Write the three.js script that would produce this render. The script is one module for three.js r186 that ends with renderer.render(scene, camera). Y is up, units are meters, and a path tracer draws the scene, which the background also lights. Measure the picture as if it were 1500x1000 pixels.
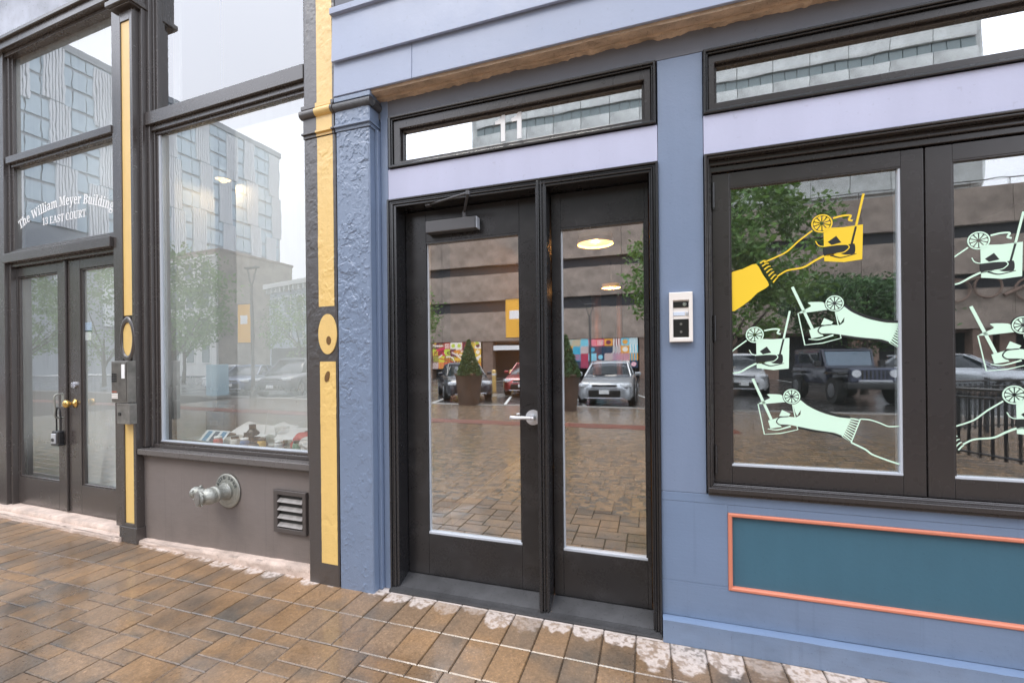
import * as THREE from 'three';
import { RoundedBoxGeometry } from 'three/addons/geometries/RoundedBoxGeometry.js';
import { mergeGeometries } from 'three/addons/utils/BufferGeometryUtils.js';
import { TextGeometry } from 'three/addons/geometries/TextGeometry.js';
import { FontLoader } from 'three/addons/loaders/FontLoader.js';

// ---------------------------------------------------------------- camera, sky, sun, exposure
const scene = new THREE.Scene();
const EYE = 1.34, OFF = 2.2;                         // eye height, distance from the shopfront plane z = 0
const camera = new THREE.PerspectiveCamera(2 * Math.atan(500 / 627.2) * 180 / Math.PI, 1.5, 0.05, 900);
camera.setViewOffset(1500, 1000, 0, -29.5, 1500, 1000);   // shift lens: verticals stay upright
camera.rotation.order = 'YXZ';
camera.rotation.set(0, 0.30887, -0.01039);
camera.position.set(0, EYE, OFF);
scene.add(camera);

const SKY = 2.35;
{
  const w = 128, h = 64, d = new Float32Array(w * h * 4);
  for (let j = 0; j < h; j++) for (let i = 0; i < w; i++) {
    const el = ((j + 0.5) / h - 0.5) * Math.PI, s = Math.max(0, Math.sin(el)), k = (j * w + i) * 4;
    const az = i / w * 16, cl = 0.93 + 0.14 * fbm(az, j / h * 14, 4, 301, 16);      // faint tone in the cloud sheet
    const L = SKY * (0.60 + 0.64 * s) * cl * (el < 0 ? 0.25 : 1);
    d[k] = L * (0.955 - 0.03 * s); d[k + 1] = L * (0.985 - 0.01 * s); d[k + 2] = L * (1.08 + 0.03 * s); d[k + 3] = 1;
  }
  const t = new THREE.DataTexture(d, w, h, THREE.RGBAFormat, THREE.FloatType);
  t.mapping = THREE.EquirectangularReflectionMapping; t.magFilter = t.minFilter = THREE.LinearFilter; t.needsUpdate = true;
  scene.background = t; scene.environment = t;
}
const sun = new THREE.DirectionalLight(0xfff4e6, 1.1);
sun.position.set(-9, 26, 17); sun.target.position.set(-1, 1, 0); sun.shadow.radius = 45; sun.castShadow = true;
sun.shadow.camera.left = -20; sun.shadow.camera.right = 20; sun.shadow.camera.top = 20; sun.shadow.camera.bottom = -20; sun.shadow.camera.far = 90;
scene.add(sun, sun.target);
const renderer = new THREE.WebGLRenderer({ antialias: true });
renderer.toneMapping = THREE.LinearToneMapping; renderer.toneMappingExposure = 1.25;
renderer.shadowMap.enabled = true; renderer.setSize(1024, 682);

// ---------------------------------------------------------------- random numbers and noise
let SEED = 7;
const rnd = () => { SEED = (SEED + 0x6D2B79F5) | 0; let t = Math.imul(SEED ^ (SEED >>> 15), 1 | SEED); t = (t + Math.imul(t ^ (t >>> 7), 61 | t)) ^ t; return ((t ^ (t >>> 14)) >>> 0) / 4294967296; };
const rr = (a, b) => a + (b - a) * rnd();
function hash(x, y, s) { let h = Math.imul(x, 374761393) + Math.imul(y, 668265263) + Math.imul(s, 974634821) | 0; h = Math.imul(h ^ (h >>> 13), 1274126177); return ((h ^ (h >>> 16)) >>> 0) / 4294967296; }
function sm(t) { return t * t * t * (t * (t * 6 - 15) + 10); }
const step = (a, b, x) => { const t = Math.min(1, Math.max(0, (x - a) / (b - a))); return t * t * (3 - 2 * t); };
function mix(a, b, t) { return a + (b - a) * t; }
function vn(x, y, s = 0, per = 0) {                     // value noise, periodic when per > 0
  let xi = Math.floor(x), yi = Math.floor(y); const u = sm(x - xi), v = sm(y - yi);
  const m = per ? (k) => ((k % per) + per) % per : (k) => k;
  const a = hash(m(xi), m(yi), s), b = hash(m(xi + 1), m(yi), s), c = hash(m(xi), m(yi + 1), s), e = hash(m(xi + 1), m(yi + 1), s);
  return mix(mix(a, b, u), mix(c, e, u), v);
}
function fbm(x, y, oct = 4, s = 0, per = 0) { let a = 0, k = 0.5, n = 0; for (let o = 0; o < oct; o++) { a += k * vn(x, y, s + o, per); n += k; x *= 2; y *= 2; per *= 2; k *= 0.5; } return a / n; }

function tex(w, h, fn, srgb = false, repeat = 1) {      // fn(u, v) -> [r, g, b] in 0..1
  const d = new Uint8Array(w * h * 4);
  for (let j = 0; j < h; j++) for (let i = 0; i < w; i++) {
    const c = fn((i + 0.5) / w, (j + 0.5) / h), k = (j * w + i) * 4;
    for (let q = 0; q < 3; q++) d[k + q] = Math.max(0, Math.min(255, Math.round((c.length ? c[q] : c) * 255)));
    d[k + 3] = 255;
  }
  const t = new THREE.DataTexture(d, w, h, THREE.RGBAFormat);
  t.wrapS = t.wrapT = THREE.RepeatWrapping; t.magFilter = THREE.LinearFilter; t.minFilter = THREE.LinearMipmapLinearFilter; t.generateMipmaps = true;
  if (srgb) t.colorSpace = THREE.SRGBColorSpace;
  t.repeat.set(repeat, repeat); t.needsUpdate = true;
  return t;
}
const lin2s = (c) => (c <= 0.0031308 ? c * 12.92 : 1.055 * Math.pow(c, 1 / 2.4) - 0.055);
const rep = (t, x, y = x) => { const c = t.clone(); c.repeat.set(x, y); c.needsUpdate = true; return c; };

const T = {};
T.grain = tex(512, 512, (u, v) => { const n = fbm(u * 48, v * 48, 4, 11, 48), f = fbm(u * 8, v * 8, 3, 5, 8); return 0.55 * n + 0.45 * f; });           // fine paint skin
T.rough = tex(512, 512, (u, v) => { const n = fbm(u * 6, v * 6, 5, 21, 6), f = vn(u * 128, v * 128, 3, 128); return 0.72 + 0.42 * (n - 0.5) + 0.12 * (f - 0.5); });
T.paint = tex(512, 512, (u, v) => {                     // washed, slightly dirty paint: a multiplier near one
  const n = fbm(u * 5, v * 5, 5, 31, 5), st = fbm(u * 40, v * 4, 3, 37, 4), sp = vn(u * 150, v * 150, 9, 150);
  const k = 0.93 + 0.1 * (n - 0.5) + 0.05 * (st - 0.5) - (sp > 0.965 ? 0.1 : 0); return [lin2s(k), lin2s(k), lin2s(k)];
}, true);
T.scuff = tex(1024, 1024, (u, v) => {                   // dusty, scuffed dark paint
  const n = fbm(u * 6, v * 6, 5, 41, 6), dust = step(0.5, 0.8, fbm(u * 14, v * 14, 4, 43, 14));
  const sc = Math.max(step(0.9, 0.97, vn(u * 18 + v * 7, v * 330, 47)), step(0.92, 0.98, vn(u * 300 + v * 60, v * 16, 48))) * step(0.5, 0.72, fbm(u * 7, v * 7, 3, 49, 7));
  const k = 0.5 + 0.22 * (n - 0.5) + 0.2 * dust + 0.5 * sc; return [lin2s(k), lin2s(k), lin2s(k * 0.99)];
}, true);
T.wave = tex(256, 256, (u, v) => 0.5 + 0.9 * (fbm(u * 4, v * 4, 3, 51, 4) - 0.5));                    // float glass is never quite flat
T.concrete = tex(512, 512, (u, v) => { const n = fbm(u * 7, v * 7, 6, 61, 7), p = vn(u * 90, v * 90, 4, 90), k = 0.75 + 0.6 * (n - 0.5) - (p > 0.9 ? 0.2 : 0); return [lin2s(k), lin2s(k * 0.97), lin2s(k * 0.93)]; }, true);
T.pit = tex(512, 512, (u, v) => { const n = fbm(u * 24, v * 24, 4, 71, 24), p = vn(u * 80, v * 80, 8, 80); return 0.7 * n + 0.3 * (p > 0.85 ? 0 : 1); });

T.splash = tex(1024, 1024, (u, v) => {                  // one metre of wall: mud splashes and dust that thin out upwards, brush marks above
  const low = 1 - step(0.02, 0.42, v), n = fbm(u * 9, v * 9, 5, 201, 9), d = vn(u * 210, v * 210, 203, 210), b = fbm(u * 5, v * 150, 2, 207, 5), run = step(0.66, 0.8, fbm(u * 60, v * 2.2, 3, 209, 60)) * 0.06;
  const dot = d > 1 - 0.05 * low - 0.003 ? 0.22 : 0, k = 0.95 + 0.07 * (n - 0.5) + 0.05 * (b - 0.5) - 0.13 * low * step(0.35, 0.75, n) - dot - run;
  return [lin2s(k), lin2s(k * (1 - 0.03 * low)), lin2s(k * (1 - 0.07 * low))];
}, true);

// ---------------------------------------------------------------- materials (linear base colours)
const C = (r, g, b) => new THREE.Color().setRGB(r, g, b);
const M = {};
function std(name, c, o = {}) { const m = new THREE.MeshPhysicalMaterial({ color: C(...c), roughness: 0.6, ...o }); m.name = name; M[name] = m; return m; }
const skin = (s = 1.6, k = 0.0006) => ({ bumpMap: rep(T.grain, s), bumpScale: k });
std('bluePaint', [0.200, 0.262, 0.385], { roughness: 0.52, ior: 1.6, map: rep(T.paint, 0.7), roughnessMap: rep(T.rough, 0.6), ...skin(2.2, 0.0007) });
std('blueLow', [0.172, 0.24, 0.365], { roughness: 0.5, ior: 1.6, map: T.splash, roughnessMap: rep(T.rough, 0.6), ...skin(2.2, 0.0008) });
std('bluePier', [0.183, 0.245, 0.36], { roughness: 0.38, ior: 1.75, map: rep(T.paint, 1.3), ...skin(5, 0.0012) });
std('siding', [0.355, 0.415, 0.56], { roughness: 0.6, map: rep(T.paint, 0.35), roughnessMap: rep(T.rough, 0.5), ...skin(1.7, 0.0005) });
std('lilac', [0.53, 0.555, 0.73], { roughness: 0.55, map: rep(T.paint, 0.5), ...skin(2, 0.0004) });
std('greyHeader', [0.17, 0.18, 0.21], { roughness: 0.7, map: rep(T.paint, 0.6), ...skin(2, 0.0006) });
std('black', [0.018, 0.018, 0.02], { roughness: 0.36, ior: 1.6, roughnessMap: rep(T.rough, 0.35) });
std('blackDoor', [0.042, 0.041, 0.044], { roughness: 0.42, ior: 1.5, map: rep(T.scuff, 0.9), roughnessMap: rep(T.rough, 1.1), ...skin(3, 0.0001) });
std('bronze', [0.034, 0.030, 0.030], { roughness: 0.38, ior: 1.6, roughnessMap: rep(T.rough, 0.35) });
std('brown', [0.064, 0.054, 0.05], { roughness: 0.34, ior: 1.8, map: rep(T.paint, 1.1), roughnessMap: rep(T.rough, 0.8), ...skin(4, 0.0004) });
std('brownWall', [0.20, 0.172, 0.16], { roughness: 0.72, map: T.splash, ...skin(4, 0.001) });
std('yellow', [0.85, 0.58, 0.195], { roughness: 0.4, ior: 1.7, map: rep(T.paint, 1.2), ...skin(5, 0.0012) });
std('darkPier', [0.05, 0.042, 0.040], { roughness: 0.36, ior: 1.9, map: rep(T.paint, 1.3), ...skin(6, 0.0014) });
std('silver', [0.66, 0.68, 0.72], { roughness: 0.35, metalness: 0.6 });
std('chrome', [0.75, 0.76, 0.8], { roughness: 0.22, metalness: 0.9 });
std('brass', [0.72, 0.48, 0.16], { roughness: 0.25, metalness: 0.9 });
std('threshold', [0.092, 0.095, 0.104], { roughness: 0.48, metalness: 0.35, map: rep(T.concrete, 1.4), ...skin(5, 0.0008) });
std('bead', [0.50, 0.54, 0.60], { roughness: 0.4 });
std('tan', [0.74, 0.585, 0.45], { roughness: 0.92, map: rep(T.concrete, 2.2), bumpMap: rep(T.pit, 2), bumpScale: 0.006 });
std('orange', [0.66, 0.225, 0.14], { roughness: 0.55, map: rep(T.paint, 0.7) });
std('teal', [0.051, 0.137, 0.196], { roughness: 0.66, map: rep(T.paint, 0.8), roughnessMap: rep(T.rough, 0.7), ...skin(2, 0.0005) });
std('stone', [0.74, 0.61, 0.54], { roughness: 0.85, map: rep(T.concrete, 1.6), bumpMap: rep(T.pit, 2), bumpScale: 0.004 });
std('whitePlastic', [0.80, 0.76, 0.72], { roughness: 0.4 });
std('darkPlastic', [0.018, 0.018, 0.018], { roughness: 0.3 });
std('whitePaint', [0.78, 0.78, 0.77], { roughness: 0.7 });
std('vinylWhite', [0.86, 0.87, 0.88], { roughness: 0.5, side: THREE.DoubleSide });
std('vinylMint', [0.66, 0.90, 0.74], { roughness: 0.5, side: THREE.DoubleSide });
std('vinylYellow', [0.88, 0.60, 0.03], { roughness: 0.5, side: THREE.DoubleSide });
std('vinylBlack', [0.015, 0.018, 0.018], { roughness: 0.5, side: THREE.DoubleSide });
std('metalGrey', [0.30, 0.30, 0.29], { roughness: 0.5, metalness: 0.5, roughnessMap: rep(T.rough, 3), map: rep(T.concrete, 3) });
std('castIron', [0.50, 0.525, 0.50], { roughness: 0.42, metalness: 0.65, map: rep(T.concrete, 6), bumpMap: rep(T.pit, 8), bumpScale: 0.001 });
std('interiorDark', [0.06, 0.05, 0.043], { roughness: 0.8 });
std('interiorWarm', [0.11, 0.075, 0.05], { roughness: 0.8 });
std('interiorPale', [0.62, 0.64, 0.62], { roughness: 0.9 });
std('carpet', [0.085, 0.08, 0.07], { roughness: 0.95, map: rep(T.concrete, 3), ...skin(14, 0.002) });
std('copper', [0.75, 0.28, 0.10], { roughness: 0.45, metalness: 0.4 });
const paneBump = (k) => ({ bumpMap: rep(T.wave, 1.1), bumpScale: k });
const pane = (name, ior, wave) => std(name, [0.94, 0.97, 0.96], { roughness: 0, transmission: 1, thickness: 0, ior, ...paneBump(wave) });
pane('glass', 4.6, 0.00022);            // coated shop glass, strongly reflecting
pane('glassWindow', 3.2, 0.00022);
pane('glassTransom', 6, 0.00022);
pane('glassDusty', 3.35, 0.00016);        // old panes next door
const dustMap = tex(512, 512, (u, v) => { const n = fbm(u * 5, v * 5, 5, 221, 5), st = fbm(u * 50, v * 3, 3, 223, 50), s = vn(u * 220, v * 220, 225, 220) > 0.975 ? 0.3 : 0; return Math.min(1, (0.12 + 0.88 * step(0.03, 0.26, v)) * (0.62 + 0.5 * n + 0.22 * st) + s); });
std('dustLight', [0.80, 0.82, 0.83], { roughness: 1, transparent: true, opacity: 0.05, alphaMap: dustMap, side: THREE.DoubleSide });
std('dustOld', [0.82, 0.84, 0.84], { roughness: 1, transparent: true, opacity: 0.36, alphaMap: dustMap, side: THREE.DoubleSide });
std('dust', [0.80, 0.82, 0.83], { roughness: 1, transparent: true, opacity: 0.38, alphaMap: dustMap, side: THREE.DoubleSide });       // the film of dust inside them

// ---------------------------------------------------------------- geometry helpers
function uvBox(g) {                                     // uv in metres, by the main direction of each face
  const n = g.attributes.normal, p = g.attributes.position, uv = new Float32Array(p.count * 2);
  for (let i = 0; i < p.count; i++) {
    const a = Math.abs(n.getX(i)), b = Math.abs(n.getY(i)), c = Math.abs(n.getZ(i)), x = p.getX(i), y = p.getY(i), z = p.getZ(i);
    if (c >= a && c >= b) { uv[2 * i] = x; uv[2 * i + 1] = y; } else if (a >= b) { uv[2 * i] = z + 0.37; uv[2 * i + 1] = y; } else { uv[2 * i] = x; uv[2 * i + 1] = z + 0.71; }
  }
  g.setAttribute('uv', new THREE.BufferAttribute(uv, 2));
  return g;
}
function plain(g) { const q = g.index ? g.toNonIndexed() : g; for (const k of Object.keys(q.attributes)) if (!['position', 'normal', 'uv'].includes(k)) q.deleteAttribute(k); return q; }
const join = (...gs) => mergeGeometries(gs.flat().map(plain));
function bx(x0, x1, y0, y1, z0, z1, r = 0.002) {
  const w = x1 - x0, h = y1 - y0, d = z1 - z0;
  const g = r > 0 ? new RoundedBoxGeometry(w, h, d, 1, Math.min(r, w * 0.45, h * 0.45, d * 0.45)) : new THREE.BoxGeometry(w, h, d);
  g.translate((x0 + x1) / 2, (y0 + y1) / 2, (z0 + z1) / 2);
  return uvBox(g);
}
function ring(x0, x1, y0, y1, w, z0, z1, b = 0.002) {    // mitred frame; w = number or [left, right, top, bottom]
  const [l, r, t, o] = Array.isArray(w) ? w : [w, w, w, w];
  const s = new THREE.Shape([new THREE.Vector2(x0 + b, y0 + b), new THREE.Vector2(x1 - b, y0 + b), new THREE.Vector2(x1 - b, y1 - b), new THREE.Vector2(x0 + b, y1 - b)]);
  s.holes.push(new THREE.Path([new THREE.Vector2(x0 + l - b, y0 + o - b), new THREE.Vector2(x0 + l - b, y1 - t + b), new THREE.Vector2(x1 - r + b, y1 - t + b), new THREE.Vector2(x1 - r + b, y0 + o - b)]));
  const g = new THREE.ExtrudeGeometry(s, { depth: z1 - z0 - 2 * b, bevelEnabled: true, bevelThickness: b, bevelSize: b, bevelSegments: 1 });
  g.translate(0, 0, z0 + b);
  return uvBox(g);
}
function holed(x0, x1, y0, y1, holes, z0, z1) {          // wall with openings
  const s = new THREE.Shape([new THREE.Vector2(x0, y0), new THREE.Vector2(x1, y0), new THREE.Vector2(x1, y1), new THREE.Vector2(x0, y1)]);
  for (const [a, b, c, d] of holes) s.holes.push(new THREE.Path([new THREE.Vector2(a, c), new THREE.Vector2(a, d), new THREE.Vector2(b, d), new THREE.Vector2(b, c)]));
  const g = new THREE.ExtrudeGeometry(s, { depth: z1 - z0, bevelEnabled: false }); g.translate(0, 0, z0);
  return uvBox(g);
}
function cyl(r0, r1, h, seg = 24) { return new THREE.CylinderGeometry(r1, r0, h, seg); }        // along y, r0 at the bottom
function rod(a, b, r, seg = 8) {
  const A = new THREE.Vector3(...a), B = new THREE.Vector3(...b), d = B.clone().sub(A), g = new THREE.CylinderGeometry(Array.isArray(r) ? r[1] : r, Array.isArray(r) ? r[0] : r, d.length(), seg);
  g.applyQuaternion(new THREE.Quaternion().setFromUnitVectors(new THREE.Vector3(0, 1, 0), d.normalize())); g.translate((A.x + B.x) / 2, (A.y + B.y) / 2, (A.z + B.z) / 2);
  return g;
}
function tube(pts, r, n = 24, seg = 6) { return new THREE.TubeGeometry(new THREE.CatmullRomCurve3(pts.map((p) => new THREE.Vector3(...p))), n, r, seg); }
const lathe = (pts, seg = 28) => new THREE.LatheGeometry(pts.map((p) => new THREE.Vector2(...p)), seg);
const disc = (r, d, seg = 40) => new THREE.CylinderGeometry(r, r, d, seg).rotateX(Math.PI / 2);  // axis along z

// ---------------------------------------------------------------- things and parts
const used = {};
const numbered = (n) => { used[n] = (used[n] ?? -1) + 1; return used[n] ? n + '_' + String(used[n]).padStart(3, '0') : n; };
function tag(o, label, category, group, kind) { o.userData = { ...o.userData, label, category }; if (group) o.userData.group = group; if (kind) o.userData.kind = kind; return o; }
function thing(name, label, category, [x, y, z] = [0, 0, 0], turn = 0, group) {
  const o = new THREE.Group(); o.name = numbered(name); o.position.set(x, y, z); o.rotation.y = turn; scene.add(o);
  return tag(o, label, category, group);
}
function part(name, g, m, parent, kind) {
  const o = new THREE.Mesh(Array.isArray(g) ? join(...g) : g, m); o.name = name; o.castShadow = o.receiveShadow = true;
  if (kind) o.userData.kind = kind;
  parent.add(o); return o;
}
function structure(name, g, m) { const o = part(numbered(name), g, m, scene); o.userData.kind = 'structure'; return o; }

// ================================================================ GROUND
// wide sidewalk of small concrete pavers, wet from rain, then asphalt
const pavers = [];
{
  const P = 0.154, J = 0.0022, add = (x0, x1, z0, z1, k) => pavers.push({ x0: x0 + J / 2, x1: x1 - J / 2, z0: z0 + J / 2, z1: z1 - J / 2, k });
  const X0 = -5.9, X1 = 1.55, ph = -1.302;
  for (let i = Math.floor((X0 - ph) / P); ph + i * P < X1; i++) {
    const x = ph + i * P;
    if (x > -1.9) add(x, x + P, -0.033, 0.043, 'edge');   // narrow cut course against the shopfront
    add(x, x + P, x > -1.9 ? 0.043 : -0.06, 0.291, 'soldier');
    add(x, x + P, 0.291, 0.524, 'soldier');
  }
  const u = 0.077, tiles = [[0, 0, 3, 2], [3, 0, 2, 2], [0, 2, 2, 1]], ox = -1.475, oz = 0.679;   // three-size bond, cut along the soldier course
  for (let a = -30; a < 46; a++) for (let b = -70; b < 100; b++) for (const [tx, tz, w, h] of tiles) {
    const gx = -5 * a + 2 * b + tx, gz = a + 2 * b + tz, x0 = ox + gx * u, x1 = x0 + w * u;
    let z0 = oz + gz * u; const z1 = z0 + h * u;
    if (x1 < X0 || x0 > X1 || z1 < 0.53 || z0 > 9.9) continue;
    z0 = Math.max(z0, 0.524); if (z1 - z0 < 0.02) continue;
    add(x0, x1, z0, z1, 'field');
  }
}
// one colour map for the pavers near the shopfronts: blended tan, brown and charcoal, white salts along the wall
const PX0 = -6, PX1 = 1.6, PZ0 = -0.1, PZ1 = 1.5, PW = 2048, PH = 448;
const seen = (p) => { const z = (p.z0 + p.z1) / 2, x = (p.x0 + p.x1) / 2; return z < 0.2 + (x + 5.2) * 0.52 && z < 0.1 + (2.1 - x) * 0.55 && x < 1.35 && p.z1 < 1.45; };
{
  const d = new Uint8Array(PW * PH * 4), r = new Uint8Array(PW * PH * 4), wet = new Uint8Array(PW * PH * 4);
  for (let k = 0; k < PW * PH; k++) { d[4 * k] = 74; d[4 * k + 1] = 62; d[4 * k + 2] = 52; d[4 * k + 3] = 255; r[4 * k] = r[4 * k + 1] = r[4 * k + 2] = 200; r[4 * k + 3] = 255; }
  for (const p of pavers) {
    if (p.z0 > PZ1 || p.x0 > PX1) continue;
    const tone = rnd(), grey = rnd() < 0.25 ? rr(0.1, 0.35) : rr(0, 0.15), ang = rr(-0.3, 0.3), lite = rr(0.98, 1.14), s = Math.floor(rnd() * 9999);
    for (let j = Math.max(0, Math.floor((p.z0 - PZ0) / (PZ1 - PZ0) * PH)); j < Math.min(PH, (p.z1 - PZ0) / (PZ1 - PZ0) * PH); j++)
      for (let i = Math.max(0, Math.floor((p.x0 - PX0) / (PX1 - PX0) * PW)); i < Math.min(PW, (p.x1 - PX0) / (PX1 - PX0) * PW); i++) {
        const x = PX0 + (i + 0.5) / PW * (PX1 - PX0), z = PZ0 + (j + 0.5) / PH * (PZ1 - PZ0);
        const n = fbm(x * 9 + s, z * 5 + ang * x * 8, 3, 3), f = vn(x * 190, z * 190, 5), f2 = vn(x * 75, z * 75, 6);
        const along = hash(s, 2, 3) < 0.4 ? step(0.2, 1, hash(s, 3, 3) < 0.5 ? (z - p.z0) / (p.z1 - p.z0) : (p.z1 - z) / (p.z1 - p.z0)) * 0.5 : 0;
        let g = Math.min(1, Math.max(0, grey + along + 1.7 * (n - 0.56)));
        const rust = step(0.35, 0.9, tone + 0.6 * (fbm(x * 7, z * 11 + s, 2, 9) - 0.5));
        let R = mix(mix(0.212, 0.243, rust), 0.100, g), G = mix(mix(0.139, 0.146, rust), 0.082, g), B = mix(mix(0.083, 0.073, rust), 0.064, g);
        const k = lite * (0.80 + 0.40 * f + 0.2 * (f2 - 0.5)) * (1 + 0.5 * step(0.9, 1, f) - 0.2 * step(0.12, 0, f));
        R *= k; G *= k; B *= k;
        // salts: a white scalloped patch on the wall side of each of the first pavers
        let salt = 0;
        if (p.k === 'edge') salt = 0.55 + 0.45 * step(0.3, 0.6, fbm(x * 14, z * 14, 3, 17));
        else if (p.k === 'soldier' && p.z0 < 0.1 && x > -3.6) {
          const q = (x - p.x0) / (p.x1 - p.x0), side = Math.pow(Math.max(0, Math.sin(Math.PI * Math.min(0.97, Math.max(0.03, q)))), 0.55);
          const reach = (x > -1.6 ? 0.045 + 0.06 * step(-1.5, 0.2, x) : 0.042 * step(-3.6, -2.8, x)) * (0.55 + 0.9 * hash(s, 1, 2)), zz = z - Math.max(0.03, p.z0);
          const edge = reach * (0.35 + 0.65 * side) * 1.45 + 0.075 * (fbm(x * 34, z * 34, 5, 19) - 0.5) * (x > -1.6 ? 1 : 0.5) - 0.012 * (1 - step(0, 0.012, Math.min(x - p.x0, p.x1 - x)));
          salt = (1 - step(edge - 0.022, edge + 0.006, zz)) * (0.35 + 0.65 * step(0.3, 0.55, fbm(x * 60, z * 60, 3, 29))) * (0.75 + 0.25 * f) * (0.75 + 0.25 * hash(s, 8, 3));
          if (hash(s, 5, 7) < 0.12) salt *= 0.5;
        }
        R = mix(R, 0.66, salt * 0.9); G = mix(G, 0.585, salt * 0.9); B = mix(B, 0.54, salt * 0.9);
        // moss and dirt in the joints, damp patches
        const e = Math.min(x - p.x0, p.x1 - x, z - p.z0, p.z1 - z), dirt = 1 - 0.35 * (1 - step(0, 0.008, e));
        const damp = step(0.42, 0.68, fbm(x * 2.1 + 3, z * 3.4, 4, 23));
        const dk = dirt * (1 - 0.22 * damp * (1 - salt));
        const q = 4 * (j * PW + i);
        d[q] = 255 * lin2s(R * dk); d[q + 1] = 255 * lin2s(G * dk); d[q + 2] = 255 * lin2s(B * dk);
        const ro = mix(mix(mix(0.55, 0.32, damp), 0.92, salt), 0.12, (1 - step(0.002, 0.006, e)) * (1 - salt)) + 0.14 * (f - 0.5);
        r[q] = r[q + 1] = r[q + 2] = 255 * Math.min(1, Math.max(0.1, ro));
        wet[q] = wet[q + 1] = wet[q + 2] = 255 * (0.45 + 0.55 * damp) * (1 - salt) * (0.8 + 0.2 * f2); wet[q + 3] = 255;
      }
  }
  const mk = (a, srgb) => { const t = new THREE.DataTexture(a, PW, PH, THREE.RGBAFormat); t.magFilter = THREE.LinearFilter; t.minFilter = THREE.LinearMipmapLinearFilter; t.generateMipmaps = true; if (srgb) t.colorSpace = THREE.SRGBColorSpace; t.needsUpdate = true; return t; };
  const gb = rep(T.grain, 22, 5); gb.wrapS = gb.wrapT = THREE.RepeatWrapping;
  std('paverNear', [1, 1, 1], { map: mk(d, true), roughnessMap: mk(r), roughness: 1, bumpMap: gb, bumpScale: 0.0016, clearcoat: 1, clearcoatMap: mk(wet), clearcoatRoughness: 0.09 });
}
T.far = tex(512, 512, (u, v) => { const n = fbm(u * 12, v * 12, 5, 81, 12), g = step(0.45, 0.7, fbm(u * 30, v * 30, 2, 83, 30)); return [lin2s(mix(0.29, 0.13, g) * (0.7 + 0.6 * n)), lin2s(mix(0.185, 0.105, g) * (0.7 + 0.6 * n)), lin2s(mix(0.10, 0.08, g) * (0.7 + 0.6 * n))]; }, true);
std('paverFar', [1, 1, 1], { map: rep(T.far, 0.55), roughness: 0.34, roughnessMap: rep(T.rough, 0.4), ...skin(6, 0.0015), clearcoat: 0.9, clearcoatRoughness: 0.14 });
std('bed', [0.085, 0.068, 0.054], { roughness: 0.9, map: rep(T.concrete, 3) });
std('asphalt', [0.06, 0.058, 0.058], { clearcoat: 0.7, clearcoatRoughness: 0.2, roughness: 0.36, roughnessMap: rep(T.rough, 0.12), map: rep(T.concrete, 0.3), bumpMap: rep(T.pit, 1.5), bumpScale: 0.006 });
std('kerb', [0.30, 0.29, 0.275], { roughness: 0.6, map: rep(T.concrete, 0.7) });
std('redBand', [0.22, 0.075, 0.05], { roughness: 0.4, map: rep(T.concrete, 1), ...skin(4, 0.002) });
std('roadPaint', [0.62, 0.62, 0.58], { roughness: 0.6 });

function paverGeometry(p, near) {
  const { x0, x1, z0, z1 } = p, h = rr(-0.0011, 0.0011), c = 0.0042, t = [rr(-0.0008, 0.0008), rr(-0.0008, 0.0008), rr(-0.0008, 0.0008), rr(-0.0008, 0.0008)].map((k) => k + h), b = -0.03;
  const top = [[x0 + c, t[0], z0 + c], [x1 - c, t[1], z0 + c], [x1 - c, t[2], z1 - c], [x0 + c, t[3], z1 - c]];
  const rim = [[x0, t[0] - c, z0], [x1, t[1] - c, z0], [x1, t[2] - c, z1], [x0, t[3] - c, z1]], low = rim.map(([x, , z]) => [x, b, z]);
  const pos = [], quad = (a, q, e, f) => pos.push(...a, ...f, ...e, ...a, ...e, ...q);
  quad(...top);
  for (let i = 0; i < 4; i++) { const k = (i + 1) % 4; quad(rim[i], rim[k], top[k], top[i]); quad(low[i], low[k], rim[k], rim[i]); }
  const g = new THREE.BufferGeometry(); g.setAttribute('position', new THREE.Float32BufferAttribute(pos, 3)); g.computeVertexNormals();
  const uv = []; const ou = near ? 0 : rr(0, 9), ov = near ? 0 : rr(0, 9);
  for (let i = 0; i < pos.length; i += 3) near ? uv.push((pos[i] - PX0) / (PX1 - PX0), (pos[i + 2] - PZ0) / (PZ1 - PZ0)) : uv.push(pos[i] + ou, pos[i + 2] + ov);
  g.setAttribute('uv', new THREE.Float32BufferAttribute(uv, 2));
  return g;
}
const pavement = structure('pavement', bx(-60, 60, -0.2, -0.006, -0.6, 10.3, 0), M.bed);
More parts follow.
